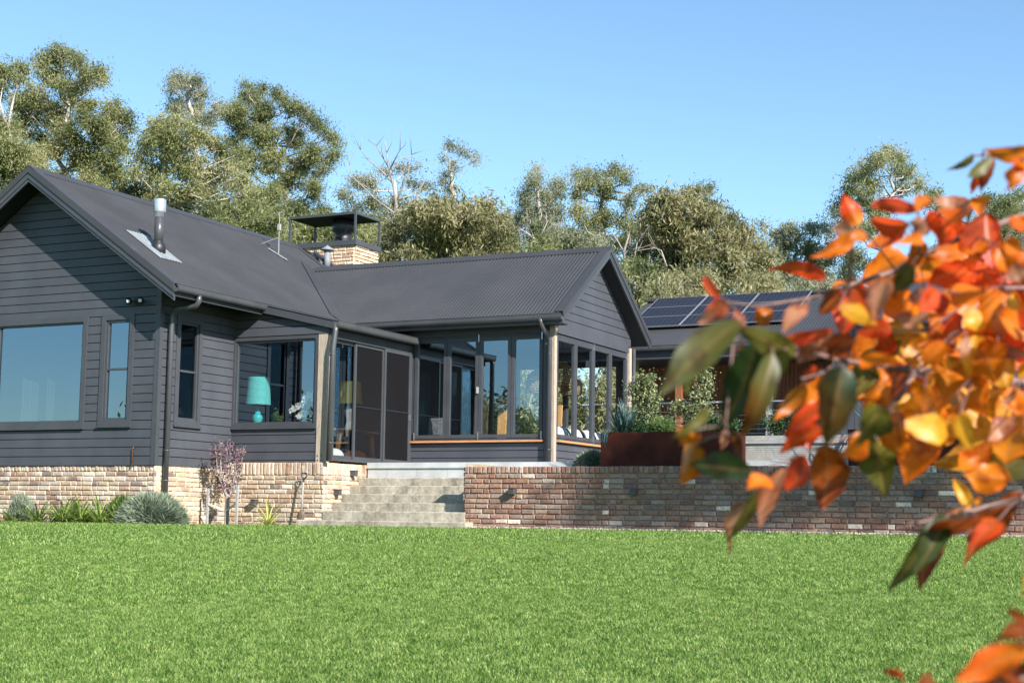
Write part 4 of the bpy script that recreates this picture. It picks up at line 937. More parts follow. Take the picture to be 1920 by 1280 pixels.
def leafy(name, c, clumps, n, mt, label, L=.05, W=.028, cat='shrub', tr=.06, stemtop=None, group=None, tp=18):
    o = thing(name, c, label, cat, group); V, F = tufts(clumps, n, tr, L, W, tp, .0, .3); bigmesh('foliage', V, F, mt, o)
    mb = MB()
    for cc, r in clumps: mb.tube([c, tuple((np.array(c)*.5+np.array(cc)*.5)+np.array([.02, 0, 0])), tuple(cc)], [.02, .014, .006], 5)
    mb.build('stem', M['darkbark'], o); return o
def P3(x, y, Y): return pl(x, y, 1, Y)
def cl(lst, Y, depth=1.):
    out = []
    for (x, y, rx, ry) in lst:
        c = P3(x, y, Y); s = np.linalg.norm(c-CAM)/FPX; out.append((tuple(c), (rx*s, rx*s*depth, ry*s)))
    return out
leafy('column_shrub', tuple(P3(1208, 815, 3.9)), cl([(1210, 718, 22, 18), (1195, 735, 14, 22), (1222, 745, 16, 18), (1200, 770, 20, 22), (1218, 790, 12, 18), (1195, 800, 14, 14)], 3.9), 800, M['olive'], 'tall pale leaved shrub against the end of the glass room', .055, .03)
leafy('column_shrub', tuple(P3(1310, 815, 4.6)), cl([(1318, 705, 10, 14), (1315, 735, 14, 18), (1305, 762, 20, 16), (1275, 765, 12, 12), (1320, 780, 16, 14)], 4.6), 700, M['olive'], 'pale leaved shrub in front of the timber building', .055, .03)
leafy('dark_bush', tuple(P3(1215, 812, 2.95)), cl([(1205, 805, 14, 9), (1222, 806, 14, 8), (1195, 803, 10, 10)], 2.95), 700, M['deepgreen'], 'small dark green bush beside the sword leaved plant', .045, .02)
leafy('green_bush', tuple(P3(1242, 812, 2.95)), cl([(1240, 796, 14, 14), (1252, 800, 9, 12), (1230, 800, 9, 10)], 2.95), 900, M['darkshrub'], 'bright green wispy bush in the left rusted planter', .06, .012)
leafy('dark_bush', tuple(P3(1320, 812, 3.0)), cl([(1310, 800, 20, 14), (1340, 795, 18, 18), (1365, 800, 18, 14)], 3.0), 900, M['deepgreen'], 'dark bush at the right end of the left planter', .05, .025)
leafy('dark_bush', tuple(P3(1460, 812, 4.2)), cl([(1450, 795, 18, 18), (1475, 785, 20, 16), (1500, 795, 20, 16)], 4.2), 1100, M['deepgreen'], 'broad dark green bush behind the tiled bench wall', .07, .014)
leafy('dark_bush', tuple(P3(1760, 812, 2.95)), cl([(1740, 803, 24, 9), (1790, 803, 26, 9), (1830, 803, 20, 9)], 2.95), 900, M['deepgreen'], 'low dark foliage along the right rusted planter', .05, .025)
# ================================================================== GUM TREES
gum = [(.10, .12, .045), (.205, .23, .088), (.33, .345, .15), (.44, .40, .22)]
M['gumA'] = foliage('gum_leaf_olive', gum, .35, .48); M['gumB'] = foliage('gum_leaf_grey', [(.11, .13, .075), (.20, .23, .13), (.31, .33, .20), (.42, .39, .27)], .35, .48)
M['gumC'] = foliage('wattle_leaf', [(.11, .115, .05), (.21, .21, .095), (.33, .31, .155), (.44, .39, .22)], .45, .48)
M['gumD'] = foliage('gum_leaf_dark', [(.09, .115, .045), (.185, .21, .08), (.31, .32, .14)], .35, .46)
def gumtree(name, D, fork, clumps, mt, label, dens=1., leaf=(.21, .052), bark='bark', thick=.19, tp=13, tuft=.28, jit=.5, cat='tree', group='trees beyond the houses', limbs=True):
    """fork: list of (px,py) photograph points of the trunk; clumps: (px,py,rx,ry)"""
    s = D/FPX; CL = []
    for (x, y, rx, ry) in clumps:
        c = at(x, y, D+random.uniform(-1, 1)*jit*4); CL.append((c, (rx*s*.95, rx*s*.9, ry*s*1.08)))
        if dens > .72: c2 = at(x+random.uniform(-.7, .7)*rx, y+ry*random.uniform(.7, 1.2), D+random.uniform(-1, 1)*jit*5); CL.append((c2, (rx*s*.62, rx*s*.6, ry*s*.75)))
    fk = [at(x, y, D) for x, y in fork]; fk = [fk[0]]+[a+(c_-a)*k/3+(rng.normal(size=3)*.12 if k < 3 else 0) for a, c_ in zip(fk, fk[1:]) for k in (1, 2, 3)]; b = fk[0].copy(); b[2] = float(gz(b[0], b[1]))-.3
    o = thing(name, tuple(b), label, cat, group)
    area = sum(r[0]*r[2] for c, r in CL); per = [max(60, int(dens*3300*r[0]*r[2])) for c, r in CL]
    Vs = []; Fs = []; off = 0
    for (c, r), n in zip(CL, per):
        V, F = tufts([(c, r)], n, tuft*.80, leaf[0], leaf[1], max(9, int(tp*(.9+2.0*r[0]*r[2]))), .9, .15); Vs.append(V); Fs.append(F+off); off += len(V)
    bigmesh('crown', np.concatenate(Vs), np.concatenate(Fs), mt, o)
    mb = MB(); path = [b]+fk; rr = [thick*(1-.65*i/len(path)) for i in range(len(path))]; mb.tube(path, rr, 7)
    if limbs:
        for c, r in CL:
            i = min(range(len(fk)), key=lambda i: np.linalg.norm(fk[i]-c)+(3 if fk[i][2] > c[2]-.2 else 0)+random.uniform(0, 1.6)); p = fk[i]
            if np.linalg.norm(p-c) < .4: continue
            mid = p*.45+c*.55+np.array([random.uniform(-.3, .3), random.uniform(-.3, .3), -.12*np.linalg.norm(p-c)]); L = np.linalg.norm(p-c)
            mb.tube([p, mid, c], [.028+.010*L, .022+.006*L, .018], 5)
            for k in range(9):
                d = unit(rng.normal(size=3)+[0, 0, .5]); q = c+d*np.array(r)*.95; mb.tube([mid*.3+c*.7, (mid+c+q)/3+rng.normal(size=3)*.15, q], [.018, .013, .007], 4)
    mb.build('trunk', M[bark], o, True); return o
def under(px, py, w, h, D, mt, label, n=7, dens=1.1):
    cs = [(px+random.uniform(-w, w)*.8, py+random.uniform(-.8, 1)*h, w*random.uniform(.35, .55), h*random.uniform(.35, .6)) for _ in range(n)]
    return gumtree('bushland_tree', D, [(px, py+h), (px, py)], cs, mt, label, dens, (.22, .056), 'bark', .12, 12, .3, 1.)
A, B_, C_, D_ = M['gumA'], M['gumB'], M['gumC'], M['gumD']
gumtree('gum_tree', 84, [(30, 400), (20, 300), (15, 240)], [(10, 135, 26, 18), (36, 128, 18, 20), (-15, 160, 30, 30), (0, 240, 45, 35), (25, 285, 40, 35), (-10, 320, 50, 40), (45, 340, 45, 40), (10, 390, 60, 40), (60, 300, 25, 30)], A, 'broad gum tree cut by the left edge of the view')
gumtree('gum_tree', 92, [(135, 340), (122, 320), (108, 270), (130, 200), (110, 140)], [(92, 108, 28, 18), (110, 95, 16, 11), (140, 108, 20, 15), (168, 140, 26, 18), (190, 140, 14, 14), (98, 142, 30, 20), (130, 170, 30, 20), (62, 178, 28, 22), (35, 190, 20, 18), (82, 200, 30, 20), (45, 225, 32, 24), (112, 222, 38, 24), (162, 205, 26, 18), (210, 205, 30, 18), (235, 225, 15, 20), (180, 240, 38, 24), (130, 262, 38, 26), (75, 262, 28, 20), (212, 255, 25, 22), (155, 295, 42, 28), (205, 300, 28, 26), (60, 300, 38, 30), (110, 340, 45, 25), (225, 325, 22, 25), (180, 345, 35, 22)], A, 'tallest gum tree on the left with layered olive crown', .95)
gumtree('gum_tree', 96, [(372, 300), (365, 230), (352, 190), (358, 160)], [(340, 148, 24, 12), (368, 152, 18, 12), (325, 160, 10, 14), (375, 178, 16, 18), (330, 192, 16, 14), (362, 205, 22, 15), (325, 205, 14, 10), (392, 222, 18, 12), (408, 200, 10, 10)], B_, 'slender gum with white forked trunk rising behind its neighbours', .75, thick=.22)
gumtree('gum_tree', 78, [(315, 380), (308, 320), (320, 270), (335, 235)], [(300, 235, 30, 20), (335, 232, 28, 16), (280, 262, 20, 24), (318, 268, 36, 24), (365, 250, 26, 20), (395, 262, 20, 16), (425, 292, 34, 20), (455, 285, 18, 14), (345, 305, 42, 24), (292, 325, 24, 30), (262, 300, 14, 26), (400, 330, 38, 26), (450, 345, 34, 22), (372, 365, 50, 26), (300, 375, 35, 30), (470, 375, 24, 20), (420, 385, 40, 18)], A, 'spreading gum tree above the flue pipe', .9)
gumtree('gum_tree', 98, [(560, 460), (540, 380), (520, 300), (500, 220)], [(462, 162, 14, 8), (492, 165, 14, 9), (520, 178, 20, 12), (470, 185, 26, 14), (548, 196, 20, 12), (445, 208, 26, 18), (500, 208, 32, 18), (572, 212, 20, 12), (598, 235, 18, 12), (622, 258, 15, 12), (455, 245, 26, 18), (500, 250, 36, 20), (550, 250, 30, 18), (590, 285, 30, 18), (628, 290, 16, 10), (418, 205, 9, 12), (508, 292, 36, 20), (560, 315, 32, 16), (462, 300, 26, 20), (610, 315, 20, 10), (540, 345, 34, 18), (500, 365, 34, 22), (585, 350, 26, 14), (560, 390, 34, 18), (515, 405, 30, 18), (605, 395, 18, 16)], D_, 'large round crowned gum in the centre of the left group', .9, bark='deadbark', thick=.24)
gumtree('gum_tree', 90, [(735, 440), (742, 400), (740, 340)], [(668, 340, 22, 12), (692, 345, 24, 16), (645, 368, 18, 14), (700, 385, 34, 20), (745, 380, 26, 18), (760, 315, 28, 8), (725, 322, 12, 10), (775, 345, 16, 10), (800, 350, 14, 9), (660, 400, 24, 20), (720, 420, 40, 20)], B_, 'thin crowned gum beside the bare dead tree', .7)
gumtree('gum_tree', 104, [(845, 380), (848, 340), (845, 300)], [(842, 275, 18, 8), (866, 282, 16, 6), (880, 290, 12, 5), (832, 298, 9, 7), (835, 328, 12, 9), (852, 315, 10, 12), (828, 340, 10, 8), (845, 355, 20, 12), (893, 300, 6, 12)], B_, 'small wispy gum standing apart against the sky', .6, thick=.2)
gumtree('wattle_tree', 64, [(820, 490), (815, 450), (830, 410)], [(785, 398, 34, 18), (825, 385, 34, 16), (868, 392, 34, 16), (910, 390, 26, 14), (750, 425, 32, 24), (800, 425, 40, 24), (855, 425, 40, 24), (905, 425, 34, 22), (938, 415, 18, 22), (735, 460, 30, 24), (785, 465, 44, 24), (845, 465, 44, 24), (900, 460, 40, 22), (942, 455, 20, 22)], C_, 'broad olive yellow wattle behind the ridge of the glass room roof', 1.0, (.26, .06), 'darkbark')
gumtree('gum_tree', 94, [(1012, 480), (1010, 420), (1008, 370), (1005, 330)], [(1008, 320, 10, 10), (1000, 345, 17, 15), (1022, 365, 22, 17), (985, 372, 17, 18), (1045, 350, 20, 14), (998, 400, 30, 19), (1040, 400, 26, 20), (972, 412, 13, 15), (960, 440, 16, 18), (1010, 440, 34, 20), (1050, 440, 24, 20)], B_, 'narrow pointed grey green gum left of the gable', .85)
gumtree('gum_tree', 96, [(1140, 500), (1130, 430), (1128, 380), (1140, 340)], [(1080, 328, 16, 9), (1108, 330, 20, 12), (1150, 318, 18, 9), (1172, 328, 17, 11), (1130, 350, 26, 16), (1092, 352, 22, 14), (1180, 378, 16, 11), (1198, 355, 12, 8), (1215, 352, 9, 6), (1085, 400, 24, 16), (1132, 402, 30, 17), (1172, 420, 26, 17), (1110, 440, 34, 20), (1162, 455, 34, 17), (1072, 440, 20, 20)], A, 'tall open gum with separate foliage tiers behind the gable', .8)
gumtree('wattle_tree', 70, [(1295, 560), (1290, 500), (1300, 440)], [(1250, 372, 28, 14), (1290, 368, 30, 14), (1330, 392, 26, 16), (1222, 398, 22, 20), (1262, 408, 36, 22), (1312, 418, 36, 24), (1362, 420, 26, 17), (1396, 435, 18, 18), (1215, 440, 28, 26), (1258, 458, 38, 26), (1308, 468, 40, 26), (1362, 465, 38, 26), (1412, 475, 28, 24), (1440, 490, 18, 22), (1198, 490, 24, 28), (1240, 515, 36, 26), (1300, 520, 40, 24), (1360, 515, 38, 24), (1410, 520, 34, 22)], C_, 'great domed olive brown tree above the solar panels', .95, (.27, .065), 'darkbark', thick=.3)
gumtree('gum_tree', 100, [(1330, 470), (1322, 400), (1318, 370)], [(1308, 353, 16, 6), (1330, 350, 12, 6), (1352, 388, 8, 6), (1290, 358, 8, 4)], D_, 'gum whose flat top tuft pokes above the domed tree', .8)
gumtree('gum_tree', 92, [(1490, 540), (1490, 480), (1500, 440)], [(1429, 420, 6, 8), (1455, 440, 18, 12), (1482, 432, 22, 15), (1518, 425, 20, 10), (1550, 428, 16, 10), (1470, 462, 28, 18), (1520, 468, 30, 18), (1560, 470, 22, 18), (1480, 500, 34, 20), (1530, 510, 34, 18), (1590, 500, 24, 16), (1585, 530, 22, 10)], B_, 'low spreading gum left of the tall tree at the right', .8)
gumtree('gum_tree', 88, [(1638, 540), (1655, 470), (1662, 430), (1670, 370), (1672, 330)], [(1665, 284, 20, 10), (1642, 298, 20, 13), (1686, 298, 18, 12), (1620, 318, 22, 15), (1600, 338, 16, 15), (1702, 322, 22, 12), (1724, 342, 10, 12), (1632, 345, 22, 12), (1592, 358, 14, 13), (1578, 385, 13, 16), (1698, 352, 18, 8), (1618, 375, 22, 11), (1650, 398, 22, 11), (1640, 425, 24, 14), (1600, 420, 16, 14), (1600, 480, 26, 16), (1560, 395, 5, 10)], A, 'tall gum with white trunk behind the autumn leaves', .85)
gumtree('gum_tree', 86, [(1830, 560), (1825, 500), (1840, 430)], [(1750, 362, 15, 8), (1742, 376, 12, 10), (1768, 390, 12, 12), (1790, 460, 30, 24), (1820, 440, 26, 22), (1850, 375, 16, 11), (1866, 400, 26, 16), (1886, 385, 28, 18), (1912, 372, 20, 14), (1900, 410, 30, 20), (1840, 430, 22, 18), (1880, 450, 40, 26), (1830, 490, 40, 26), (1900, 490, 40, 26), (1770, 500, 26, 20), (1960, 420, 40, 40)], D_, 'dark green gum behind the autumn leaves at the right edge')
for i, (px, py, w_, h_, D, mt, l) in enumerate(((60, 420, 90, 50, 80, A, 'understorey gum behind the left end of the house'), (200, 400, 80, 50, 84, C_, 'olive understorey tree right of the first gable'), (300, 440, 90, 50, 80, A, 'understorey gum behind the flue'), (450, 430, 80, 45, 76, D_, 'dark understorey tree left of the aerial'),
     (600, 440, 70, 40, 82, A, 'understorey gum behind the chimney cowl'), (690, 455, 60, 40, 78, D_, 'dark understorey tree right of the chimney'), (985, 470, 60, 30, 74, D_, 'dark understorey tree left of the glass room gable'), (1080, 480, 60, 35, 78, B_, 'grey understorey gum behind the ridge end'), (1190, 530, 40, 50, 62, D_, 'dark understorey tree right of the gable peak'),
     (1225, 560, 28, 26, 55, C_, 'bright low bush beside the first solar panel'), (1290, 545, 60, 30, 60, C_, 'olive bush behind the solar panels'), (1420, 545, 60, 26, 60, C_, 'grey olive bush behind the right solar panels'), (1500, 545, 50, 22, 74, B_, 'understorey gum behind the right end of the solar roof'), (1720, 520, 70, 40, 80, A, 'understorey gum right of the tall white trunk'), (1900, 540, 80, 40, 80, A, 'understorey gum at the right edge'))):
    under(px, py, w_, h_, D, mt, l)
for px, py, l in ((985, 800, 'garden tree seen through the left folding windows'), (1060, 790, 'round garden tree seen through the end windows'), (1130, 800, 'garden tree seen between the end window and the timber building')):
    under(px, py, 60, 120, 46, A, l, 10, 1.2)
# bare dead tree and other bare limbs
def bare(name, D, segs, label, group='trees beyond the houses'):
    pts0 = at(*segs[0][0], D); b = pts0.copy(); b[2] = float(gz(b[0], b[1]))-.2; o = thing(name, tuple(b), label, 'tree', group); mb = MB(); mb.tube([b, pts0], [.3, .22], 7)
    for k, sg in enumerate(segs):
        n = len(sg); r0 = .11 if k == 0 else .05; P_ = [at(x, y, D+(0 if k == 0 else .6*math.sin(k*2.3)*i/n)) for i, (x, y) in enumerate(sg)]; mb.tube(P_, [r0*(1-.8*i/(n-1)) for i in range(n)], 6)
        for i in range(1, n):
            for _ in range(2):
                L = random.uniform(.6, 1.6); d = unit(P_[i]-P_[i-1]+rng.normal(size=3)*.5); q = P_[i-1]*.5+P_[i]*.5; mb.tube([q, q+d*L*.5+rng.normal(size=3)*.08, q+d*L], [.02, .014, .007], 4)
    mb.build('trunk', M['deadbark'], o, True)
bare('dead_tree', 82, [[(742, 450), (745, 400), (738, 350), (728, 310), (722, 265)], [(738, 345), (715, 320), (690, 300), (662, 262)], [(730, 320), (745, 290), (755, 272)], [(742, 380), (765, 330), (768, 300), (775, 280)], [(740, 400), (700, 370), (660, 330), (652, 290)], [(728, 312), (712, 285), (700, 262)], [(750, 420), (790, 350), (800, 330)]], 'bare dead tree with pale branches against the sky')
bare('dead_tree', 76, [[(1010, 470), (1005, 450), (985, 435), (965, 425)], [(1005, 455), (1020, 430), (1028, 412)], [(1008, 460), (990, 455), (975, 448)]], 'pale leafless shrub behind the glass room roof ridge')
bare('dead_tree', 68, [[(1172, 510), (1170, 470), (1180, 440)], [(1170, 475), (1160, 455), (1150, 440)], [(1172, 480), (1190, 455), (1200, 450)], [(1250, 500), (1240, 470), (1215, 460)]], 'pale bare stems right of the gable peak')
# gum limb reaching over from beyond the right edge: it shades the brick wall and the planters
def shade():
    o = thing('gum_tree', (37, -9.5, -1.6), 'tall gum just outside the right side of the garden', 'tree'); cs = []; t = 22
    sh_ = np.array([SUN.x, SUN.y, SUN.z])/math.hypot(SUN.x, SUN.y)*t
    for x in np.arange(7.55, 17.5, .55):
        zc = -.16+(.22 if x < 8 else .0); cs.append((np.array([x, 2.3, zc+random.uniform(-.08, .08)])+sh_, (.5, .9, .68)))
    V, F = tufts(cs[:8], 2400, .15, .16, .06, 40, .3, .05); bigmesh('crown', V, F, M['gumA'], o)
    V, F = tufts(cs[8:], 1200, .17, .16, .05, 30, .3, .1); bigmesh('crown', V, F, M['gumA'], o)
    mb = MB(); mb.tube([(37, -9.5, -1.7), (37.2, -9.3, 5), (36.6, -8.6, 12.6), (37, -8.6, 16)], [.35, .3, .24, .15], 8)
    mb.tube([(36.6, -8.6, 12.6)]+[tuple(c) for c, r in cs[::-4]], [.14]+[.10-.018*i for i in range(len(cs[::-4]))], 6); mb.build('trunk', M['bark'], o, True)
    V, F = tufts([(np.array([38+random.uniform(-2, 3), -8.5+random.uniform(-2, 2), 16.5+random.uniform(-1.5, 2.5)]), (1., 1., .7)) for _ in range(10)], 1200, .2, .2, .06, 20, .5, .3); bigmesh('crown', V, F, M['gumA'], o)
shade()
# trees and hedge behind the photographer, seen in the window reflections
for i, (x, y, h, r_) in enumerate(((-33, -48, 9.0, 5), (-26, -50, 11.5, 6), (-18, -52, 10, 6.5), (-11, -54, 12, 6), (-21, -45, 8.5, 5), (-3, -56, 10.5, 6), (46, 30, 9, 6), (40, 44, 10, 7))):
    zb = float(gz(x, y)); o = thing('garden_tree', (x, y, zb), ['round tree', 'broad tree', 'tall tree', 'low tree', 'wide tree', 'small tree', 'bushy tree', 'leafy tree'][i]+' on the far side of the lawn, seen only as reflection in the windows', 'tree', 'trees reflected in the windows')
    cs = [((x+random.uniform(-1, 1)*r_*.6, y+random.uniform(-1, 1)*r_*.6, zb+h*random.uniform(.35, .85)), (r_*.4, r_*.4, h*.2)) for _ in range(14)]
    V, F = tufts(cs, 1300, .5, .42, .16, 20, .4, .2); bigmesh('crown', V, F, D_, o); mb = MB(); mb.tube([(x, y, zb-.3), (x, y, zb+h*.6)], [.3, .15], 7); mb.build('trunk', M['darkbark'], o, True)
# ================================================================== AUTUMN TREE IN THE FOREGROUND
LEAVES = """1848,280,1942,270,20,163,O 1826,293,1769,320,14,180,U 1860,294,1815,332,20,170,U 1864,295,1839,360,21,183,B 1842,320,1821,369,15,184,R 1912,298,1885,360,25,154,O 1920,302,1902,358,26,151,O 1609,422,1581,363,28,196,R
1721,393,1636,387,22,164,R 1721,398,1743,373,18,163,O 1824,382,1752,365,24,205,P 1824,391,1754,389,20,176,O 1826,391,1859,371,26,196,O 1603,437,1518,481,22,176,O 1598,433,1561,428,24,185,P 1623,437,1566,465,18,158,O
1703,422,1631,408,33,185,R 1697,433,1623,463,20,198,R 1758,400,1756,468,37,179,R 1745,402,1728,450,26,191,P 1778,398,1804,439,33,187,R 1732,415,1699,417,18,154,P 1850,402,1859,507,53,192,R 1896,428,1929,413,24,183,O
1885,450,1916,476,28,167,O 1730,448,1671,459,20,152,O 1730,450,1708,509,22,198,O 1752,476,1787,478,18,176,O 1736,481,1758,507,28,190,O 1815,459,1843,496,26,198,O 1850,448,1824,487,18,189,O 1550,518,1439,506,22,201,R
1872,459,1892,518,33,172,O 1918,470,1894,503,28,194,O 1572,542,1535,592,28,174,B 1561,539,1612,518,13,201,O 1572,542,1568,609,24,198,R 1574,577,1640,609,24,155,Y 1666,526,1636,605,33,157,P 1710,496,1675,548,33,162,U
1732,537,1690,568,13,203,P 1848,548,1782,537,39,174,O 1854,542,1885,640,61,184,O 1894,555,1924,583,18,167,Y 1782,568,1728,563,28,178,R 1741,592,1671,594,26,171,P 1835,581,1826,614,26,169,Y 1828,513,1736,542,37,182,R
1673,618,1607,625,26,182,R 1675,625,1649,664,28,200,R 1572,629,1496,682,24,188,P 1721,618,1701,642,20,201,Y 1767,629,1721,651,22,197,O 1859,651,1931,666,18,205,P 1837,623,1815,710,37,187,Y 1813,629,1804,666,13,159,P
1791,640,1795,662,20,197,P 1780,664,1791,697,26,203,Y 1763,679,1745,734,22,200,Y 1778,693,1758,776,44,181,O 1811,682,1817,736,50,189,O 1850,671,1861,730,42,162,O 1721,690,1666,714,20,196,P 1688,695,1649,771,53,182,B
1605,633,1561,668,44,166,B 1609,673,1697,682,24,153,O 1640,682,1623,719,33,197,U 1699,684,1609,743,28,204,O 1734,725,1730,782,31,155,O 1828,730,1850,782,42,194,O 1894,725,1916,776,33,173,O 1795,736,1806,769,18,158,P
1905,730,1885,758,13,166,P 1537,695,1498,710,24,192,R 1513,717,1542,749,37,198,O 1903,496,1916,531,31,152,P 1872,640,1841,675,33,184,O 1758,544,1723,583,26,152,R 1806,592,1758,636,33,190,R 1771,640,1732,688,33,168,O
1850,636,1907,623,35,198,R 1697,640,1666,666,22,204,U 1872,592,1916,623,44,178,O 1876,513,1828,509,26,205,R 1710,570,1679,596,24,167,O 1352,561,1324,520,14,154,R 1388,602,1235,742,58,138,U 1366,568,1305,602,25,161,P
1378,578,1382,628,20,172,B 1440,608,1418,579,32,184,O 1512,568,1468,628,22,159,P 1492,668,1372,610,42,151,U 1420,642,1352,810,70,152,G 1449,660,1388,820,42,143,U 1470,655,1450,728,32,145,U 1390,638,1369,668,11,185,P
1329,765,1256,822,20,146,U 1292,685,1290,745,20,152,U 1512,725,1452,788,20,178,O 1558,758,1478,812,28,174,R 1538,802,1468,820,38,190,R 1562,615,1468,630,20,163,R 1540,632,1492,678,28,167,P 1508,712,1542,748,50,204,O
1655,692,1608,750,35,179,O 1652,762,1605,842,48,137,U 1580,688,1550,835,65,146,G 1300,810,1275,840,30,151,O 1361,807,1351,845,12,184,P 1370,804,1391,862,18,185,G 1410,883,1295,871,48,153,G 1534,798,1470,816,30,185,R
1540,804,1461,853,27,176,R 1549,834,1537,958,60,187,B 1645,825,1658,937,67,169,U 1664,777,1624,834,42,189,U 1688,774,1697,859,36,191,O 1754,774,1763,834,57,151,Y 1800,774,1821,844,27,153,Y 1902,783,1857,825,30,187,P
1860,825,1800,871,33,203,O 1921,798,1884,874,36,164,O 1895,898,1803,886,45,175,O 1818,952,1788,898,21,183,Y 1827,937,1842,937,12,168,O 1821,952,1763,964,8,170,P 1475,877,1425,992,24,167,P 1508,853,1470,919,30,170,R
1440,886,1446,952,33,183,G 1440,886,1428,937,21,167,P 1425,910,1361,1016,21,171,U 1397,940,1372,1040,18,192,P 1614,813,1579,856,36,151,O 1766,964,1661,1108,36,181,G 1739,989,1670,1104,17,190,P 1775,967,1712,1079,39,167,G
1830,964,1733,1119,48,162,B 1921,922,1806,1061,45,194,B 1872,974,1818,1028,27,163,R 1440,895,1400,916,27,160,O 1307,831,1283,907,45,174,O 1923,1168,1887,1142,17,117,B 1932,1180,1854,1205,23,122,B 1917,1199,1786,1255,47,124,B
1926,1218,1792,1277,41,118,O 1932,1252,1814,1288,31,128,B 1658,1252,1698,1282,14,124,R 1745,1299,1743,1257,38,117,B 1870,1264,1932,1289,31,119,B 1923,1074,1917,1127,6,132,O"""  # nearest lower leaves mostly get dark rust to paint in their shade
CLR = dict(R=((.68, .04, .014), (.78, .09, .014)), O=((.74, .13, .008), (.84, .22, .010)), Y=((.78, .27, .010), (.88, .44, .03)), G=((.016, .036, .010), (.035, .062, .014)), U=((.075, .09, .014), (.15, .135, .022)), B=((.13, .034, .012), (.34, .065, .012)), P=((.46, .11, .05), (.52, .24, .13)))  # P: pale undersides, with sun sheen put into the colour
def leafmat():
    m, t, b = newmat('autumn_leaf'); L = t.links.new
    at_ = N(t, 'ShaderNodeAttribute', attribute_name='leafcol'); g = N(t, 'ShaderNodeNewGeometry')
    n = N(t, 'ShaderNodeTexNoise'); n.inputs['Scale'].default_value = 45; n.inputs['Detail'].default_value = 4; L(g.outputs['Position'], n.inputs[0])
    r = ramp(t, [(.52, (0, 0, 0)), (.66, (.85, .85, .85))]); L(n.outputs[0], r.inputs[0])
    mx = N(t, 'ShaderNodeMix', data_type='RGBA', blend_type='MULTIPLY'); L(r.outputs[0], mx.inputs[0]); L(at_.outputs['Color'], mx.inputs[6]); mx.inputs[7].default_value = (.55, .35, .3, 1)
    L(mx.outputs[2], b.inputs['Base Color']); b.inputs['Roughness'].default_value = .42; b.inputs['Specular IOR Level'].default_value = .45
    tr = N(t, 'ShaderNodeBsdfTranslucent'); L(mx.outputs[2], tr.inputs[0]); ms = N(t, 'ShaderNodeMixShader'); ms.inputs[0].default_value = .6
    L(b.outputs[0], ms.inputs[1]); L(tr.outputs[0], ms.inputs[2]); L(ms.outputs[0], t.nodes['Material Output'].inputs[0]); return m
M['autumn'] = leafmat()
aut = thing('autumn_tree', (19.9, -18.6, -2.25), 'tree with orange, red and green autumn leaves close to the camera at the right', 'tree')
LV, LF, LC = [], [], []
def autumn_leaf(b, t, w, key):
    b = np.array(b); t = np.array(t); ax = t-b; L = np.linalg.norm(ax); ax = ax/L; tow = unit(CAM-(b+t)/2)
    side = unit(np.cross(ax, tow)); nrm = np.cross(side, ax); q = random.uniform(-.85, .85)*(.35 if key in 'GU' else 1); side, nrm = side*math.cos(q)+nrm*math.sin(q), nrm*math.cos(q)-side*math.sin(q)
    w = w/max(.7, math.cos(q)); c0, c1 = (np.array(c) for c in CLR[key]); fold = random.uniform(.08, .75)*random.choice((1, 1, -1)); curl = random.uniform(-.30, .30); twist = random.uniform(-.9, .9); n, k = 18, 5; o = len(LV); j = random.uniform(.72, 1.2)
    wave, fr, ph = random.uniform(.02, .13), random.uniform(5, 11), random.uniform(0, 6.28); tipx = random.uniform(.7, 1.15); asym = random.uniform(.85, 1.15); c2 = np.array(CLR[random.choice('UBG' if key in 'GU' else 'RROYUB')][1]); e2 = random.uniform(0, .75)
    for i in range(n+1):
        s = i/n; prof = math.sin(math.pi*min(1, s**(.78*tipx)*.985+.012))**.8; prof *= 1-.35*max(0, s-.72)/.28*(1-max(0, s-.9)/.1*.0); hw = w*.53*prof; c = b+ax*L*s+nrm*L*curl*math.sin(math.pi*s*.9)+side*L*.05*twist*math.sin(math.pi*s)
        a = twist*(s-.4)*1.3; sd = side*math.cos(a)+nrm*math.sin(a); nr = nrm*math.cos(a)-side*math.sin(a)
        for m_ in range(-k, k+1):
            u = m_/k; au = abs(u); h_ = hw*(asym if u > 0 else 1/asym)*(1+.05*math.sin(s*23+ph+u))
            LV.append(c+sd*h_*u*math.cos(fold*.9)+nr*(h_*au*math.sin(fold)*(1-.3*au)+w*wave*math.sin(s*fr+ph+(1.7 if u > 0 else 0))*u*u)); e = min(1, au**2*.6+.5*abs(s-.45)**1.5)
            cc = c0*e+c1*(1-e); t2 = e2*max(0, math.sin(s*3.1+ph)*.8+.3*u); cc = cc*(1-min(1, t2))+c2*min(1, t2)
            if m_ == 0: cc = cc*.72+np.array([.55, .30, .12])*.28
            elif (i+abs(m_)) % 4 == 0: cc = cc*1.16
            LC.append(np.append(cc*j, 1))
    m_ = 2*k+1
    for i in range(n):
        for u in range(2*k): a = o+i*m_+u; LF.append((a, a+1, a+m_+1, a+m_))
tw = MB(); BR_ = []
def twig(pts, r0, r1, D0, D1):
    n = len(pts); P_ = [at(x, y, D0+(D1-D0)*i/(n-1)) for i, (x, y) in enumerate(pts)]; tw.tube(P_, [r0+(r1-r0)*i/(n-1) for i in range(n)], 8); BR_.extend(zip(pts, P_))
twig([(2500, 800), (2200, 755), (1920, 718), (1830, 706), (1740, 696), (1640, 686), (1560, 672), (1500, 655), (1440, 640), (1405, 628)], .008, .0014, 2.3, 1.62)
twig([(2400, 300), (2100, 350), (1920, 404), (1806, 443), (1723, 480), (1680, 508), (1592, 535), (1530, 557), (1450, 570), (1415, 574), (1352, 563)], .0065, .0008, 2.2, 1.8)
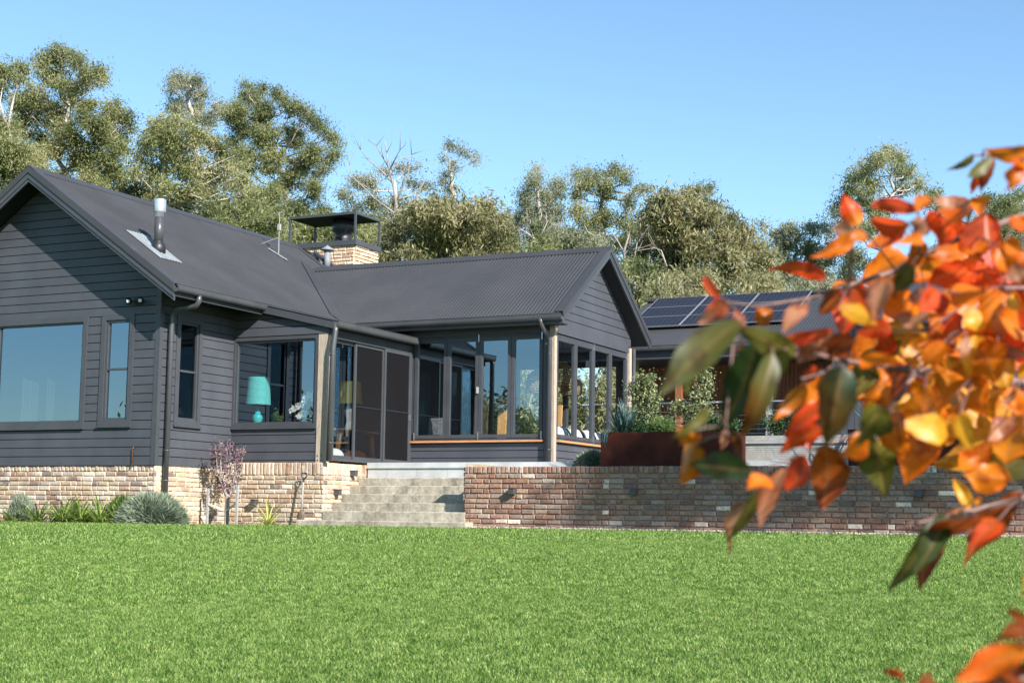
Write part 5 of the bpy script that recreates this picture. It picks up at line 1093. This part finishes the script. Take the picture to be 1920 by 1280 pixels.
twig([(2100, 330), (1960, 300), (1905, 295), (1868, 291), (1843, 290), (1822, 293)], .004, .001, 2.1, 1.85)
twig([(2300, 820), (2050, 850), (1915, 935), (1800, 962), (1740, 975), (1700, 985)], .006, .001, 2.0, 1.7)
twig([(1715, 698), (1693, 732), (1660, 776), (1630, 805), (1560, 828), (1480, 862), (1410, 890)], .003, .001, 1.78, 1.7)
twig([(1568, 682), (1540, 700), (1503, 710)], .0018, .001, 1.66, 1.6)
twig([(1860, 600), (1800, 620), (1745, 670), (1715, 698)], .002, .0015, 1.9, 1.78)
twig([(1405, 628), (1375, 640), (1360, 800), (1365, 815)], .0016, .0008, 1.6, 1.5)
twig([(2300, 1500), (2050, 1350), (1930, 1265), (1870, 1290)], .005, .0015, 1.5, 1.2)
twig([(2200, 500), (2000, 540), (1880, 540), (1820, 560), (1740, 620)], .005, .001, 2.1, 1.8)
for row in LEAVES.split():
    x0, y0, x1, y1, w_, D, key = row.split(','); x0, y0, x1, y1, w_, D = map(int, (x0, y0, x1, y1, w_, D)); D /= 100; dd = random.uniform(-.03, .05)
    b = at(x0, y0, D); t = at(x1, y1, D+dd); autumn_leaf(b, t, w_*(1.12 if key in 'GU' and D < 1.55 else 1.12 if key in 'GUB' else 1.42)*D/FPX, key)
    near = min(BR_, key=lambda q: math.hypot(q[0][0]-x0, q[0][1]-y0))
    if math.hypot(near[0][0]-x0, near[0][1]-y0) < 140: tw.tube([b, (b+near[1])/2+np.array([0, 0, .003]), near[1]], [.0008, .001, .0012], 5)
for i in range(80):                                   # leaves deeper in the crown
    x, y = random.uniform(1600, 1990), random.uniform(420, 830)
    if x < 1700 and y < 520 or x < 1720 and y > 760: continue
    D = random.uniform(2.0, 2.45); a = random.uniform(.5, 2.7); l = random.uniform(95, 150); k = random.choice('RRROOOO' if y < 600 else 'OOOYYYUYO')
    autumn_leaf(at(x, y, D), at(x+l*math.cos(a), y+l*math.sin(a), D), random.uniform(52, 80)*D/FPX, k)
FV, FF = leaf_quads(np.array(FALL), unit(rng.normal(size=(len(FALL), 3))*[1, 1, .15]), .05*np.ones(len(FALL)), .028*np.ones(len(FALL)), .2)
M['fallen'] = islandmat('fallen_leaf', [(0, (.35, .12, .03)), (.5, (.22, .09, .035)), (1, (.42, .26, .08))]); tag(bigmesh('fallen_leaves', FV, FF, M['fallen']), 'scattered small fallen autumn leaves on the lawn', 'leaves', kind='stuff')
for i in range(150):                                   # the rest of the crown, outside the picture on the right
    x, y = random.uniform(1985, 2900), random.uniform(200, 1250); D = random.uniform(1.6, 2.6); a = random.uniform(.6, 2.6); l = random.uniform(80, 130)
    autumn_leaf(at(x, y, D), at(x+l*math.cos(a), y+l*math.sin(a), D), random.uniform(38, 58)*D/FPX, random.choice('RROOOYYUPB'))
o = bigmesh('leaves', np.array(LV), np.array(LF), M['autumn'], aut, smooth=True)
ca = o.data.color_attributes.new('leafcol', 'FLOAT_COLOR', 'POINT'); ca.data.foreach_set('color', np.array(LC, dtype=np.float32).ravel())
tw.build('branches', M['twig'], aut, True)
mb = MB(); T0 = np.array([19.9, -18.6, -2.3]); e1, e2 = at(2500, 800, 2.3), at(2400, 300, 2.2)
mb.tube([T0, T0+[-.05, .02, .9], T0+[.05, .05, 1.8], T0+[0, .1, 2.7]], [.055, .045, .035, .02], 10)
for e, h in ((e1, 1.1), (e2, 1.5), (at(2300, 820, 2.0), 1.0), (at(2300, 1500, 1.5), .7), (at(2200, 500, 2.1), 1.3)): mb.tube([T0+[0, .02, h], (T0+[0, .02, h])*.5+e*.5+[0, 0, .08], e], [.022, .014, .007], 8)
mb.build('trunk', M['darkbark'], aut, True)
